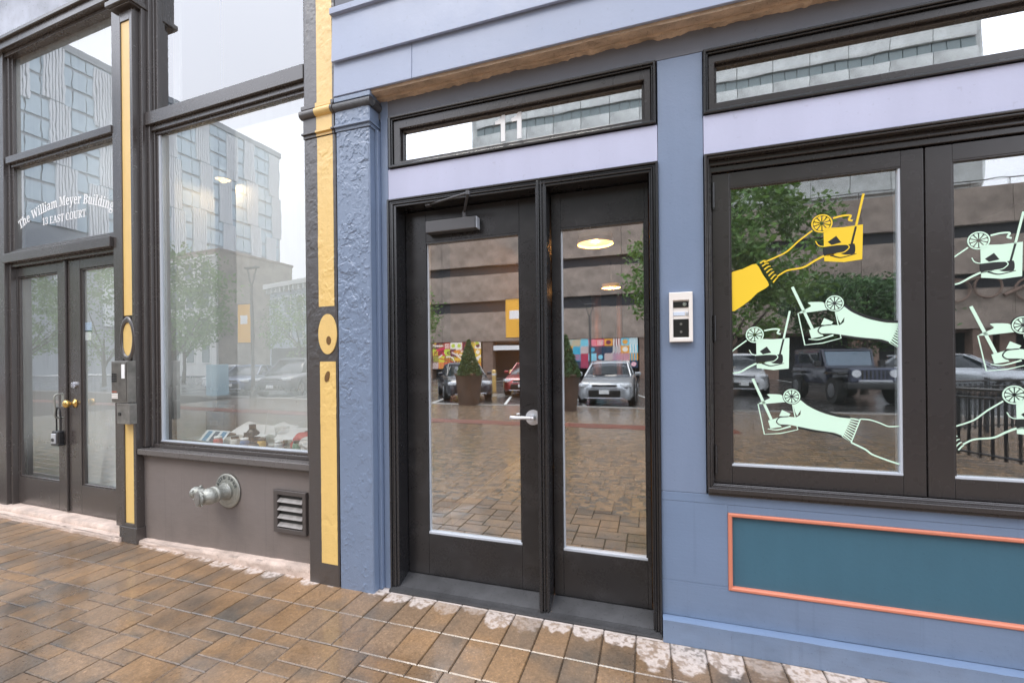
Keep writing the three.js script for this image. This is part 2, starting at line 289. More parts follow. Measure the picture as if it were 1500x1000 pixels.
{
  const near = pavers.filter(seen).sort((a, b) => (a.x0 * 0.31 + a.z0 * -1) - (b.x0 * 0.31 + b.z0 * -1));
  const singles = new Set(near.slice(0, 296)), farG = [], midG = [];
  for (const p of pavers) {
    if (singles.has(p)) part('paver', paverGeometry(p, true), M.paverNear, pavement);
    else if (p.z1 < PZ1 && p.x1 < PX1 && p.x0 > PX0) midG.push(paverGeometry(p, true));
    else farG.push(paverGeometry(p, false));
  }
  part('paver_field', midG, M.paverNear, pavement, 'stuff');
  // the rest of the sidewalk, on to the road and past the shopfronts on both sides
  const P = 0.231;
  for (let x = -16; x < 14; x += P) for (let z = 0.55; z < 9.9; z += 0.154) { if (x + P > -5.9 && x < 1.55) continue; if (x < 1.5 && z > 6.05 && z < 6.75) continue; farG.push(paverGeometry({ x0: x + 0.002, x1: x + P - 0.002, z0: z + 0.002, z1: z + 0.152 }, false)); }
  part('paver_field', farG.filter((g) => { const z = g.attributes.position.getZ(0), x = g.attributes.position.getX(0); return x > 1.5 || z < 6.1 || z > 6.75; }), M.paverFar, pavement, 'stuff');
  part('brick_band', bx(-40, 1.6, -0.02, 0.001, 6.2, 6.75, 0.001), M.redBand, pavement);
  const kerbs = []; for (let x = -40; x < 40; x += 1.2) kerbs.push(bx(x + 0.002, x + 1.196, -0.16, 0.004, 10.0, 10.3, 0.012));
  part('kerb', kerbs, M.kerb, pavement, 'stuff');
}
const road = structure('road', bx(-160, 160, -0.4, -0.13, 10.3, 33.2, 0), M.asphalt);
{
  const stripes = []; for (let x = -30; x < 34; x += 2.75) { const g = bx(-0.05, 0.05, -0.129, -0.126, -2.6, 2.6, 0); g.rotateY(-0.25); g.translate(x, 0, 13.6); if (x < 3) stripes.push(g); const q = bx(-0.05, 0.05, -0.129, -0.126, -2.6, 2.6, 0); q.translate(x, 0, 29); stripes.push(q); }
  for (const x of [-7.2, -6.6, -6.0, -5.4]) { const g = bx(-0.05, 0.05, -0.129, -0.126, -1.5, 1.5, 0); g.rotateY(0.8); g.translate(x + 0.4, 0, 15.5); stripes.push(g); }
  part('road_marking', stripes, M.roadPaint, road);
}
structure('ground', bx(-450, 450, -0.9, -0.41, -450, 450, 0), M.asphalt);

// ================================================================ BLUE SHOPFRONT (number 11)
const blue = thing('blue_shopfront', 'slate blue shopfront with a black glazed entrance numbered 11 and drink decals on its window', 'storefront');
{
  const B = blue, P = (n, g, m, k) => part(n, g, m, B, k);
  // solid wall with its openings, and the dark rooms behind
  P('wall', holed(-1.53, 3.4, 0, 5.4, [[-1.42, 0.012, 0.0, 2.27], [-1.40, 0.0, 2.52, 2.73], [0.30, 2.06, 0.74, 2.235], [0.30, 2.2, 2.53, 2.745]], -0.17, -0.115), M.greyHeader);
  P('interior_wall', [bx(-1.72, -1.56, 0, 3.4, -9, -0.12, 0), bx(3.3, 3.4, 0, 3.4, -9, -0.12, 0), bx(-1.72, 3.4, 0, 3.4, -9.1, -9, 0)], M.interiorDark);
  P('partition', [bx(-1.56, -1.5, 0.16, 2.9, -9, -0.9, 0), bx(0.45, 0.52, 0.06, 2.9, -9, -0.9, 0)], M.interiorWarm);
  P('baseboard', bx(-1.56, -1.485, 0.058, 0.175, -6, -0.85, 0.003), M.whitePaint);
  P('interior_floor', bx(-1.72, 3.4, -0.05, 0.056, -9, -0.15, 0), M.carpet);
  P('ceiling', bx(-1.72, 3.4, 2.76, 2.9, -9, -0.18, 0), M.interiorWarm);
  P('roof', bx(-1.8, 3.5, 5.4, 5.6, -9.2, 0.1, 0), M.greyHeader);
  for (const [x, w] of [[-1.12, 0.2], [-0.62, 0.12]]) P('copper_column', cyl(w * 0.5, w * 0.5, 1.7, 28).translate(x + w / 2, 1.9, -6.8), M.copper);

  // boards
  P('jamb_strip', bx(-1.512, -1.462, 0.0, 2.90, -0.11, 0.001, 0.003), M.bluePaint);
  P('jamb_strip', bx(-1.535, -1.513, 0.0, 2.72, -0.11, 0.028, 0.004), M.bluePaint);
  P('wall_panel', bx(0.053, 0.2555, 0.7065, 2.792, -0.11, 0, 0.003), M.bluePaint);
  P('header_board', bx(-1.53, 2.6, 2.7945, 2.925, -0.11, -0.002, 0.002), M.greyHeader);
  P('fascia_board', bx(-1.461, 0.0515, 2.303, 2.4835, -0.11, 0.002, 0.003), M.lilac);
  P('fascia_board', bx(0.2575, 2.6, 2.303, 2.4875, -0.11, 0.002, 0.003), M.lilac);
  // lap siding over the lintel
  const lap = (x0, x1, y0, y1, z, t) => { const g = bx(x0, x1, y0, y1, z - 0.016, z, 0.003), p = g.attributes.position; for (let i = 0; i < p.count; i++) p.setZ(i, p.getZ(i) - t * (p.getY(i) - y0) / (y1 - y0)); g.computeVertexNormals(); return g; };
  P('siding_board', lap(-1.767, -1.2405, 2.92, 3.135, 0.098, 0.006), M.siding);
  P('siding_board', lap(-1.2385, 2.6, 2.92, 3.135, 0.098, 0.006), M.siding);
  P('siding_board', lap(-1.767, 2.6, 3.117, 3.40, 0.114, 0.012), M.siding);
  P('siding_trim', bx(-1.772, 2.6, 3.393, 3.43, 0.04, 0.122, 0.003), M.siding);
  P('siding_board', lap(-1.45, 2.6, 3.431, 3.78, 0.116, 0.012), M.siding);
  P('siding_backing', bx(-1.765, 2.6, 2.926, 5.3, -0.11, 0.078, 0), M.greyHeader);
  // broken stone lintel, seen from below
  {
    const mk = (z0, z1, y, amp, n, s) => {
      const g = new THREE.BoxGeometry(4.1, 0.05, z1 - z0, n, 2, 8), p = g.attributes.position; g.translate(0.53, y + 0.025, (z0 + z1) / 2);
      for (let i = 0; i < p.count; i++) if (p.getY(i) < y + 0.04) {
        const x = p.getX(i), z = p.getZ(i), a = amp * (fbm(x * 34, z * 60, 5, s) - 0.5) * 1.5, chip = step(0.62, 0.72, fbm(x * 4.2, z * 8, 3, s + 5)) * amp * 0.9;
        p.setY(i, p.getY(i) + a + chip); p.setZ(i, z + 0.5 * amp * (fbm(x * 22, 3 + z * 9, 4, s + 2) - 0.5));
      }
      g.computeVertexNormals(); return uvBox(g);
    };
    P('stone_lintel', mk(0.03, 0.079, 2.905, 0.003, 700, 91), M.tan);
    P('stone_lintel', mk(-0.03, 0.027, 2.893, 0.010, 1600, 95), M.tan);
  }

  // stone pier under thick peeling paint
  M.relief = (x, y, k = 1) => {
    const c = fbm(x * 6, y * 4, 3, 107), zone = step(0.40, 0.62, fbm(x * 5 + 3, y * 2.6, 3, 117)), a = fbm(x * 17 + 4, y * 14, 5, 101), b = fbm(x * 40, y * 34, 4, 103), d = fbm(x * 70, y * 30, 2, 109);
    const flake = zone * (step(0.525, 0.545, a) * 0.0024 + step(0.55, 0.57, b) * 0.0017 - step(0.60, 0.625, fbm(x * 26 + 9, y * 20, 4, 113)) * 0.0022) + (1 - zone) * (step(0.63, 0.65, a) * 0.0016 + step(0.66, 0.68, b) * 0.001);
    return k * (flake + 0.0022 * (c - 0.5) + 0.0007 * (d - 0.5));
  };
  M.sheet = (x0, x1, y0, y1, z, k, cell = 0.0042, off = 0, dx = 0) => {
    const nx = Math.max(2, Math.round((x1 - x0) / cell)), ny = Math.round((y1 - y0) / cell), g = new THREE.PlaneGeometry(x1 - x0, y1 - y0, nx, ny), p = g.attributes.position;
    g.translate((x0 + x1) / 2, (y0 + y1) / 2, z);
    for (let i = 0; i < p.count; i++) {
      const x = p.getX(i), y = p.getY(i), e = Math.min(x - x0, x1 - x), t = off ? 1 : Math.min(1, e / 0.008 + 0.0);
      p.setZ(i, z + M.relief(x + dx, y, k) * t - (off ? 0 : 0.006 * (1 - t) * (1 - t)) + off);
    }
    g.computeVertexNormals(); return uvBox(g);
  };
  P('stone_pier', [M.sheet(-1.767, -1.533, 0.0, 2.712, 0.08, 0.95, 0.0028), bx(-1.767, -1.5345, 0, 2.93, -0.11, 0.073, 0.002)], M.bluePier);
  P('capital', [M.sheet(-1.767, -1.524, 2.744, 2.834, 0.091, 0.8), bx(-1.767, -1.525, 2.716, 2.93, -0.02, 0.086, 0.004), bx(-1.767, -1.516, 2.736, 2.748, -0.02, 0.099, 0.003), bx(-1.767, -1.515, 2.886, 2.914, -0.02, 0.096, 0.003)], M.bluePier);

  P('capital_roll', [rod([-1.767, 2.856, 0.084], [-1.512, 2.856, 0.084], 0.026, 20), rod([-1.524, 2.856, 0.072], [-1.524, 2.856, -0.02], 0.026, 16)], std('sootyBlue', [0.062, 0.066, 0.078], { roughness: 0.42, ior: 1.7, map: rep(T.concrete, 3), ...skin(6, 0.002) }));
  // ---- transom windows
  const transom = (x0, x1, y0, y1, gx0, gx1, gy0, gy1) => {
    const t = P('transom_window', [ring(x0, x1, y0, y1, 0.013, -0.06, 0.016, 0.003), ring(x0 + 0.013, x1 - 0.013, y0 + 0.013, y1 - 0.013, 0.008, -0.06, 0.006, 0.002)], M.black);
    part('window_frame', [ring(x0 + 0.023, x1 - 0.023, y0 + 0.023, y1 - 0.023, [gx0 - x0 - 0.03, x1 - gx1 - 0.03, y1 - gy1 - 0.03, gy0 - y0 - 0.03], -0.07, -0.006, 0.003), ring(gx0 - 0.008, gx1 + 0.008, gy0 - 0.008, gy1 + 0.008, 0.012, -0.07, -0.03, 0.002)], M.bronze, t);
    part('pane', bx(gx0 - 0.004, gx1 + 0.004, gy0 - 0.004, gy1 + 0.004, -0.0445, -0.044, 0), M.glassTransom, t);
    return t;
  };
  const tr = transom(-1.450, 0.046, 2.4875, 2.7915, -1.378, -0.016, 2.535, 2.712);
  transom(0.2575, 2.4, 2.4905, 2.7915, 0.316, 2.33, 2.551, 2.725);
  const one = () => { const s = new THREE.Shape([[0.034, 0], [0.059, 0], [0.059, 0.145], [0.04, 0.145], [0.034, 0.133], [0.018, 0.122], [0.002, 0.118], [0.002, 0.1], [0.034, 0.1]].map(([x, y]) => new THREE.Vector2(x, y))); return new THREE.ExtrudeGeometry(s, { depth: 0.002, bevelEnabled: false }); };
  for (const x of [-0.800, -0.706]) part('number_digit', one().translate(x, 2.556, -0.0425), M.vinylWhite, tr);

  // ---- entrance: casing, mullion, two leaves
  const casing = P('door_casing', [
    ring(-1.4635, 0.052, -0.06, 2.3015, [0.011, 0.011, 0.011, 0.02], -0.10, 0.019, 0.003), ring(-1.4525, 0.041, -0.062, 2.2905, [0.013, 0.013, 0.011, 0.02], -0.10, 0.009, 0.003),
    ring(-1.4395, 0.028, -0.064, 2.2795, [0.012, 0.0085, 0.010, 0.02], -0.10, 0.013, 0.003), ring(-1.4275, 0.020, -0.066, 2.2695, [0.0165, 0.009, 0.012, 0.02], -0.145, 0.004, 0.003),
    bx(-1.411, 0.011, 2.205, 2.258, -0.17, -0.115, 0.002)], M.black);
  part('mullion', [bx(-0.563, -0.505, 0.03, 2.29, -0.14, 0.004, 0.003), bx(-0.556, -0.541, 0.02, 2.2895, -0.04, 0.019, 0.004), bx(-0.536, -0.527, 0.02, 2.2895, -0.04, 0.014, 0.003), bx(-0.520, -0.509, 0.02, 2.2895, -0.04, 0.01, 0.003)], M.black, casing);
  const leaf = (x0, x1, gx0, gx1, name, label) => {
    const y0 = 0.066, y1 = 2.25, gy0 = 0.318, gy1 = 2.055, z0 = -0.145, z1 = -0.10;
    const d = P(name, [bx(x0, gx0 - 0.006, y0, y1, z0, z1, 0.002), bx(gx1 + 0.006, x1, y0, y1, z0, z1, 0.002)], M.blackDoor);
    part('rail', bx(gx0 - 0.0055, gx1 + 0.0055, y0, gy0 - 0.008, z0 + 0.001, z1 - 0.0006, 0.0015), M.blackDoor, d);
    part('rail', bx(gx0 - 0.0055, gx1 + 0.0055, gy1 + 0.008, y1, z0 + 0.001, z1 - 0.0006, 0.0015), M.blackDoor, d);
    part('glazing_bead', [bx(gx0 - 0.006, gx1 + 0.006, gy0 - 0.008, gy0 + 0.006, z0 + 0.004, z1 - 0.002, 0.002), bx(gx0 - 0.006, gx0 + 0.002, gy0, gy1, z0 + 0.004, z1 - 0.012, 0.001)], M.bead, d);
    part('glazing_bead', [bx(gx0 - 0.006, gx1 + 0.006, gy1 - 0.003, gy1 + 0.008, z0 + 0.004, z1 - 0.002, 0.001), bx(gx1 - 0.002, gx1 + 0.006, gy0, gy1, z0 + 0.004, z1 - 0.004, 0.001)], M.black, d);
    part('pane', bx(gx0 - 0.005, gx1 + 0.005, gy0 - 0.005, gy1 + 0.005, -0.1205, -0.12, 0), M.glass, d);
    part('dust_film', new THREE.PlaneGeometry(gx1 - gx0, gy1 - gy0).translate((gx0 + gx1) / 2, (gy0 + gy1) / 2, -0.1225), M.dustLight, d);
    if (label) d.userData.label = label;
    return d;
  };
  const door = leaf(-1.4075, -0.5665, -1.264, -0.690, 'door', 'hinged black door with lever handle and overhead closer');
  leaf(-0.501, 0.0065, -0.444, -0.018, 'side_door', 'narrow fixed black door leaf right of the mullion');
  // lever on a round rose
  part('lever_handle', [disc(0.042, 0.012, 40).translate(-0.612, 1.03, -0.093), disc(0.017, 0.05, 24).translate(-0.612, 1.03, -0.07),
    tube([[-0.600, 1.03, -0.05], [-0.64, 1.032, -0.048], [-0.69, 1.03, -0.05], [-0.735, 1.028, -0.06]], 0.0095, 24, 10), bx(-0.737, -0.62, 1.021, 1.04, -0.06, -0.047, 0.006)], M.silver, door);
  part('keyhole', disc(0.007, 0.006, 16).translate(-0.612, 1.03, -0.044), M.darkPlastic, door);
  // overhead closer with folding arm
  const cl = part('door_closer', bx(-1.243, -0.925, 2.098, 2.168, -0.099, -0.042, 0.006), M.metalGrey, door);
  M.closerGrey = std('closerGrey', [0.10, 0.10, 0.105], { roughness: 0.42, metalness: 0.4 }); cl.material = M.closerGrey;
  part('closer_cap', bx(-0.9235, -0.918, 2.10, 2.166, -0.096, -0.045, 0.003), M.bead, door);
  part('closer_arm', [rod([-1.0, 2.165, -0.06], [-1.0, 2.205, -0.06], 0.012, 12), rod([-1.0, 2.20, -0.06], [-0.918, 2.247, 0.075], 0.008, 8), rod([-0.918, 2.25, 0.075], [-1.20, 2.255, -0.02], [0.0075, 0.006], 10), disc(0.013, 0.02, 12).rotateX(Math.PI / 2).translate(-0.918, 2.249, 0.075),
    bx(-1.225, -1.19, 2.245, 2.268, -0.035, -0.008, 0.003)], M.closerGrey, door);
  // aluminium threshold, ramped and ribbed at the nose
  {
    const s = new THREE.Shape([[-0.16, 0.0], [-0.16, 0.062], [-0.10, 0.060], [0.0, 0.022], [0.035, 0.008], [0.035, 0.0]].map(([z, y]) => new THREE.Vector2(z, y)));
    const g = new THREE.ExtrudeGeometry(s, { depth: 1.512, bevelEnabled: false }); g.rotateY(-Math.PI / 2); g.translate(0.0495, 0.001, 0); g.computeVertexNormals();
    const ribs = []; for (let i = 0; i < 6; i++) { const z = 0.0 + i * 0.0062; ribs.push(bx(-1.4615, 0.0485, 0.02 - i * 0.0022, 0.0262 - i * 0.0022 - 0.0012, z - 0.0012, z + 0.0012, 0.0005)); }
    P('threshold', [uvBox(g), ...ribs], M.threshold);
  }

  // ---- folding window with three sashes
  const wf = P('folding_window', [
    ring(0.2585, 2.42, 0.725, 2.3005, [0.011, 0.011, 0.011, 0.018], -0.10, 0.018, 0.003), ring(0.2695, 2.409, 0.727, 2.2895, [0.009, 0.009, 0.010, 0.018], -0.10, 0.010, 0.003),
    ring(0.2785, 2.40, 0.729, 2.2795, [0.010, 0.009, 0.022, 0.018], -0.10, -0.022, 0.003), ring(0.2885, 2.391, 0.731, 2.2565, [0.0065, 0.009, 0.026, 0.018], -0.11, -0.038, 0.002)], M.bronze);
  part('sill', [bx(0.2605, 2.42, 0.722, 0.7445, -0.10, 0.030, 0.004), bx(0.2605, 2.42, 0.706, 0.7215, -0.10, 0.014, 0.004)], M.bronze, wf);
  const sash = (x0, x1, gx0, gx1) => {
    const y0 = 0.752, y1 = 2.222, gy0 = 0.842, gy1 = 2.148;
    const s = P('window_sash', [bx(x0, gx0 - 0.005, y0, y1, -0.10, -0.045, 0.003), bx(gx1 + 0.005, x1, y0, y1, -0.10, -0.045, 0.003)], M.bronze);
    part('rail', bx(gx0 - 0.0045, gx1 + 0.0045, y0, gy0 - 0.006, -0.099, -0.0457, 0.002), M.bronze, s);
    part('rail', bx(gx0 - 0.0045, gx1 + 0.0045, gy1 + 0.006, y1, -0.099, -0.0457, 0.002), M.bronze, s);
    part('glazing_bead', [bx(gx0 - 0.005, gx1 + 0.005, gy0 - 0.006, gy0 + 0.004, -0.09, -0.047, 0.001), bx(gx1 - 0.004, gx1 + 0.005, gy0 + 0.004, gy1, -0.09, -0.049, 0.001)], M.bead, s);
    part('glazing_bead', [bx(gx0 - 0.005, gx1 + 0.005, gy1, gy1 + 0.006, -0.09, -0.047, 0.001), bx(gx0 - 0.005, gx0 + 0.002, gy0 + 0.004, gy1, -0.09, -0.05, 0.001)], M.bronze, s);
    part('pane', bx(gx0 - 0.004, gx1 + 0.003, gy0 - 0.004, gy1 + 0.004, -0.0605, -0.06, 0), M.glassWindow, s);
    part('dust_film', new THREE.PlaneGeometry(gx1 - gx0 - 0.002, gy1 - gy0).translate((gx0 + gx1) / 2, (gy0 + gy1) / 2, -0.0625), M.dustLight, s);
    return s;
  };
  const s1 = sash(0.2975, 1.1115, 0.378, 1.028), s2 = sash(1.1175, 1.84, 1.212, 1.75);
  for (const [y0, y1] of [[0.80, 0.93], [1.43, 1.55], [2.06, 2.18]]) part('hinge', [rod([0.3005, y0, -0.036], [0.3005, y1, -0.036], 0.0075, 12), rod([0.3005, y0 - 0.006, -0.036], [0.3005, y0, -0.036], 0.005, 10), bx(0.2965, 0.306, y0 + 0.005, y1 - 0.005, -0.046, -0.038, 0.001)], M.black, s1);

  // drink decals stuck to the panes (flat vinyl)
  {
const GLOVE = {
  hand: [[0.036, -0.016], [0.065, -0.042], [0.116, -0.070], [0.178, -0.089], [0.225, -0.094], [0.195, -0.172], [0.165, -0.160], [0.115, -0.153], [0.077, -0.147], [0.032, -0.138], [-0.013, -0.130], [-0.049, -0.129], [-0.062, -0.117], [-0.052, -0.099], [-0.013, -0.093], [0.017, -0.095], [0.034, -0.082], [0.036, -0.061], [0.021, -0.088], [0.014, -0.073], [0.004, -0.032]],
  fingers: [[-0.137, -0.037], [-0.088, -0.009], [-0.099, 0.006], [-0.091, 0.010], [-0.045, 0.008], [-0.030, -0.003], [0.001, -0.015], [-0.002, -0.023], [-0.058, -0.030]],
  glass: [[-0.137, -0.037], [-0.112, -0.178], [-0.046, -0.171], [0.023, -0.151], [0.001, -0.025]],
  straw: [[-0.158, 0.081], [-0.083, -0.108]],
  ice: [[-0.051, -0.091], [-0.039, -0.062], [-0.005, -0.080], [-0.014, -0.093]],
  liquid: [[-0.096, -0.113], [-0.052, -0.098], [-0.062, -0.117], [-0.049, -0.130], [-0.041, -0.141], [-0.087, -0.150]],
  arc: [[-0.098, -0.152], [-0.059, -0.155], [-0.005, -0.137]],
  lime: [[0.000, 0.000], [0.036, 0.001]],
  upper: [[0.036, -0.010], [0.065, -0.035], [0.116, -0.062], [0.178, -0.082], [0.225, -0.088]],
  lower: [[0.023, -0.140], [0.090, -0.155], [0.140, -0.159], [0.195, -0.177]],
  cuff: [[0.225, -0.094], [0.262, -0.095], [0.227, -0.200], [0.194, -0.174]],
  s1: [[0.262, -0.095], [0.298, -0.098], [0.334, -0.111], [0.363, -0.124], [0.401, -0.122]],
  s2: [[0.227, -0.200], [0.279, -0.228], [0.303, -0.248], [0.356, -0.270], [0.404, -0.286]],
  thumb: [[-0.013, -0.092], [-0.049, -0.097], [-0.062, -0.117], [-0.049, -0.131], [-0.013, -0.134]] } ;
const SLEEVE = {
  sleeve: [[-0.379, -0.208], [-0.320, -0.180], [-0.265, -0.160], [-0.237, -0.211], [-0.212, -0.264], [-0.259, -0.296], [-0.300, -0.336], [-0.380, -0.378]],
  s1: [[-0.231, -0.156], [-0.144, -0.118], [-0.092, -0.071], [-0.037, -0.028]],
  s2: [[-0.178, -0.225], [-0.138, -0.201], [-0.073, -0.191], [-0.029, -0.165], [0.009, -0.146], [0.047, -0.139]],
  lime: [[0.000, 0.000], [0.045, -0.005]],
  rind: [[0.043, 0.019], [0.079, 0.026], [0.109, 0.024], [0.102, 0.006], [0.116, 0.000]],
  glass: [[0.006, -0.021], [0.081, -0.025], [0.154, -0.020], [0.150, -0.173], [0.083, -0.180], [0.008, -0.170]],
  hole: [[0.006, -0.106], [0.053, -0.103], [0.093, -0.104], [0.122, -0.102], [0.122, -0.145], [0.086, -0.147], [0.071, -0.141], [0.053, -0.139], [0.022, -0.140], [0.007, -0.146]],
  cube: [[0.022, -0.085], [0.054, -0.061], [0.073, -0.092], [0.036, -0.100]],
  finger: [[-0.025, -0.077], [-0.015, -0.096], [0.005, -0.104], [0.053, -0.101], [0.093, -0.103], [0.102, -0.117], [0.084, -0.135], [0.053, -0.140]],
  straw: [[0.157, 0.114], [0.128, -0.027]],
  straw2: [[0.128, -0.027], [0.111, -0.103]],
  arc: [[0.031, -0.145], [0.071, -0.159], [0.129, -0.146]],
  cuffa: [[-0.248, -0.158], [-0.195, -0.252]],
  cuffb: [[-0.219, -0.150], [-0.175, -0.229]] } ;
    const clipTo = (pts, x0, x1, y0, y1) => {
      let out = pts;
      for (const [ax, lim, sg] of [[0, x0, 1], [0, x1, -1], [1, y0, 1], [1, y1, -1]]) {
        const src = out; out = [];
        for (let i = 0; i < src.length; i++) { const a = src[i], b = src[(i + 1) % src.length], ia = (a[ax] - lim) * sg >= 0, ib = (b[ax] - lim) * sg >= 0; if (ia) out.push(a); if (ia !== ib) { const t = (lim - a[ax]) / (b[ax] - a[ax]); out.push([mix(a[0], b[0], t), mix(a[1], b[1], t)]); } }
      }
      return out;
    };
    const smooth = (pts, closed, n = 5) => { const c = new THREE.CatmullRomCurve3(pts.map(([x, y]) => new THREE.Vector3(x, y, 0)), closed, 'catmullrom', 0.4); return c.getPoints(pts.length * n).slice(0, closed ? -1 : undefined).map((p) => [p.x, p.y]); };
    function decal(sashPart, [ox, oy], k, box) {
      const parts = [], at = ([x, y]) => [ox + x * k, oy + y * k];
      const fill = (m, z, pts, holes = []) => {
        const p = clipTo(pts.map(at), ...box); if (p.length < 3) return;
        const s = new THREE.Shape(p.map(([x, y]) => new THREE.Vector2(x, y)));
        for (const h of holes) { const q = clipTo(h.map(at), ...box); if (q.length > 2) s.holes.push(new THREE.Path(q.map(([x, y]) => new THREE.Vector2(x, y)))); }
        parts.push([m, new THREE.ShapeGeometry(s).translate(0, 0, -0.0595 + z * 0.0003)]);
      };
      const stroke = (m, z, pts, w, w2 = w) => {
        const L = [], R = [];
        pts.forEach((p, i) => { const a = pts[Math.max(0, i - 1)], b = pts[Math.min(pts.length - 1, i + 1)], dx = b[0] - a[0], dy = b[1] - a[1], l = Math.hypot(dx, dy) || 1, t = mix(w, w2, i / (pts.length - 1)) / 2; L.push([p[0] - dy / l * t, p[1] + dx / l * t]); R.push([p[0] + dy / l * t, p[1] - dx / l * t]); });
        fill(m, z, [...L, ...R.reverse()]);
      };
      const ringOf = (m, z, r0, r1) => { const a = [...Array(40)].map((_, i) => [Math.cos(i / 20 * Math.PI), Math.sin(i / 20 * Math.PI)]); fill(m, z, a.map(([x, y]) => [x * r1, y * r1]), r0 ? [a.map(([x, y]) => [x * r0, y * r0])] : []); };
      const lime = (m, r, back) => {
        if (back) ringOf(back, 3, 0, r * 1.08);
        ringOf(m, 4, r * 0.86, r);
        for (let i = 0; i < 10; i++) { const a = i / 10 * 2 * Math.PI, w = 0.235; fill(m, 4, [[Math.cos(a) * r * 0.16, Math.sin(a) * r * 0.16], [Math.cos(a - w) * r * 0.76, Math.sin(a - w) * r * 0.76], [Math.cos(a) * r * 0.82, Math.sin(a) * r * 0.82], [Math.cos(a + w) * r * 0.76, Math.sin(a + w) * r * 0.76]]); }
      };
      return { parts, fill, stroke, lime, done(name) { const by = new Map(); for (const [m, g] of parts) by.set(m, [...(by.get(m) ?? []), g]); for (const [m, g] of by) part(name, g, m, sashPart); } };
    }
    function glove(sashPart, at, k, box, m) {
      const d = decal(sashPart, at, k, box), G = GLOVE, K = M.vinylBlack;
      d.fill(m, 1, smooth(G.fingers, true, 3));
      d.stroke(m, 1, G.glass, 0.0045);
      d.stroke(m, 1, G.straw, 0.0115);
      d.fill(m, 1, G.liquid); d.fill(m, 1, G.ice);
      d.stroke(m, 1, smooth(G.arc, false), 0.003, 0.007);
      d.fill(m, 2, [...smooth(G.hand.slice(0, 5), false, 3), ...smooth(G.hand.slice(5, 17), false, 3), ...G.hand.slice(17)]);
      d.stroke(K, 3, smooth(G.thumb, false), 0.0045);
      d.stroke(K, 1.5, smooth(G.upper, false), 0.013, 0.008);
      d.stroke(K, 1.5, smooth(G.lower, false), 0.010, 0.008);
      d.lime(m, 0.034, K);
      d.stroke(m, 3, [...G.cuff, G.cuff[0]], 0.005);
      for (let i = 0; i < 9; i++) { const t = i / 9, u = (i + 0.55) / 9, a = [mix(G.cuff[0][0], G.cuff[3][0], t), mix(G.cuff[0][1], G.cuff[3][1], t)], b = [mix(G.cuff[1][0], G.cuff[2][0], u), mix(G.cuff[1][1], G.cuff[2][1], u)]; d.stroke(i % 2 ? m : m, 2, [a, b], 0.0065, 0.004); }
      d.stroke(m, 2, smooth(G.s1, false), 0.005); d.stroke(m, 2, smooth(G.s2, false), 0.007);
      d.done('drink_decal');
    }
    function sleeve(sashPart, at, k, box, m, full) {
      const d = decal(sashPart, at, k, box), S = SLEEVE;
      if (full) d.fill(m, 1, smooth(S.sleeve, true, 3));
      d.stroke(m, 1, smooth(S.s1, false), 0.0065); d.stroke(m, 1, smooth(S.s2, false), 0.0065, 0.010);
      for (let i = 0; i < 7; i++) { const t = i / 6, a = [mix(S.cuffa[0][0], S.cuffa[1][0], t), mix(S.cuffa[0][1], S.cuffa[1][1], t)], b = [mix(S.cuffb[0][0], S.cuffb[1][0], t), mix(S.cuffb[0][1], S.cuffb[1][1], t)]; d.stroke(m, 1, smooth([a, [mix(a[0], b[0], 0.5) + 0.003, mix(a[1], b[1], 0.5) + 0.006], b], false, 3), 0.0065, 0.004); }
      d.fill(m, 1, S.glass, []); d.fill(M.vinylBlack, 2, smooth(S.hole, true, 3)); d.fill(M.vinylBlack, 2, S.cube); d.stroke(M.vinylBlack, 2, S.straw2, 0.008); d.stroke(M.vinylBlack, 2, smooth(S.arc, false), 0.007, 0.003);
      d.stroke(m, 3, smooth(S.finger, false), 0.004);
      d.stroke(m, 1, S.straw, 0.009); d.stroke(m, 1, smooth(S.rind, false), 0.008);
      d.lime(m, 0.041);
      d.done('drink_decal');
    }
    const b1 = [0.379, 1.026, 0.845, 2.146], b2 = [1.213, 1.749, 0.845, 2.146];
    sleeve(s1, [0.749, 1.946], 1, b1, M.vinylYellow, true);
    glove(s1, [0.794, 1.585], 1.03, b1, M.vinylMint);
    sleeve(s1, [0.476, 1.454], 0.92, b1, M.vinylMint, false);
    glove(s1, [0.624, 1.167], 1, b1, M.vinylMint);
    sleeve(s2, [1.297, 1.817], 0.9, b2, M.vinylMint, false);
    glove(s2, [1.433, 1.465], 1.03, b2, M.vinylMint);
    sleeve(s2, [1.404, 1.185], 0.92, b2, M.vinylMint, true);
  }

  // ---- bulkhead below the window: boards, coral bead, teal panel
  P('bulkhead_board', bx(0.053, 2.6, 0.6635, 0.7055, -0.11, 0.0, 0.002), M.blueLow);
  P('bulkhead_board', bx(0.053, 0.3445, 0.2805, 0.6625, -0.11, -0.0008, 0.002), M.blueLow);
  P('bulkhead_board', bx(0.3445, 2.6, 0.6275, 0.6625, -0.11, -0.0012, 0.001), M.blueLow);
  P('bulkhead_board', bx(0.053, 2.6, 0.112, 0.2655, -0.11, -0.0006, 0.002), M.blueLow);
  P('bulkhead_board', bx(0.053, 0.3445, 0.2662, 0.2799, -0.11, -0.0006, 0.0005), M.blueLow);
  P('panel_bead', ring(0.345, 2.5, 0.266, 0.627, 0.018, -0.03, 0.006, 0.005), M.orange);
  P('teal_panel', bx(0.36, 2.49, 0.282, 0.611, -0.06, -0.014, 0.001), M.teal);
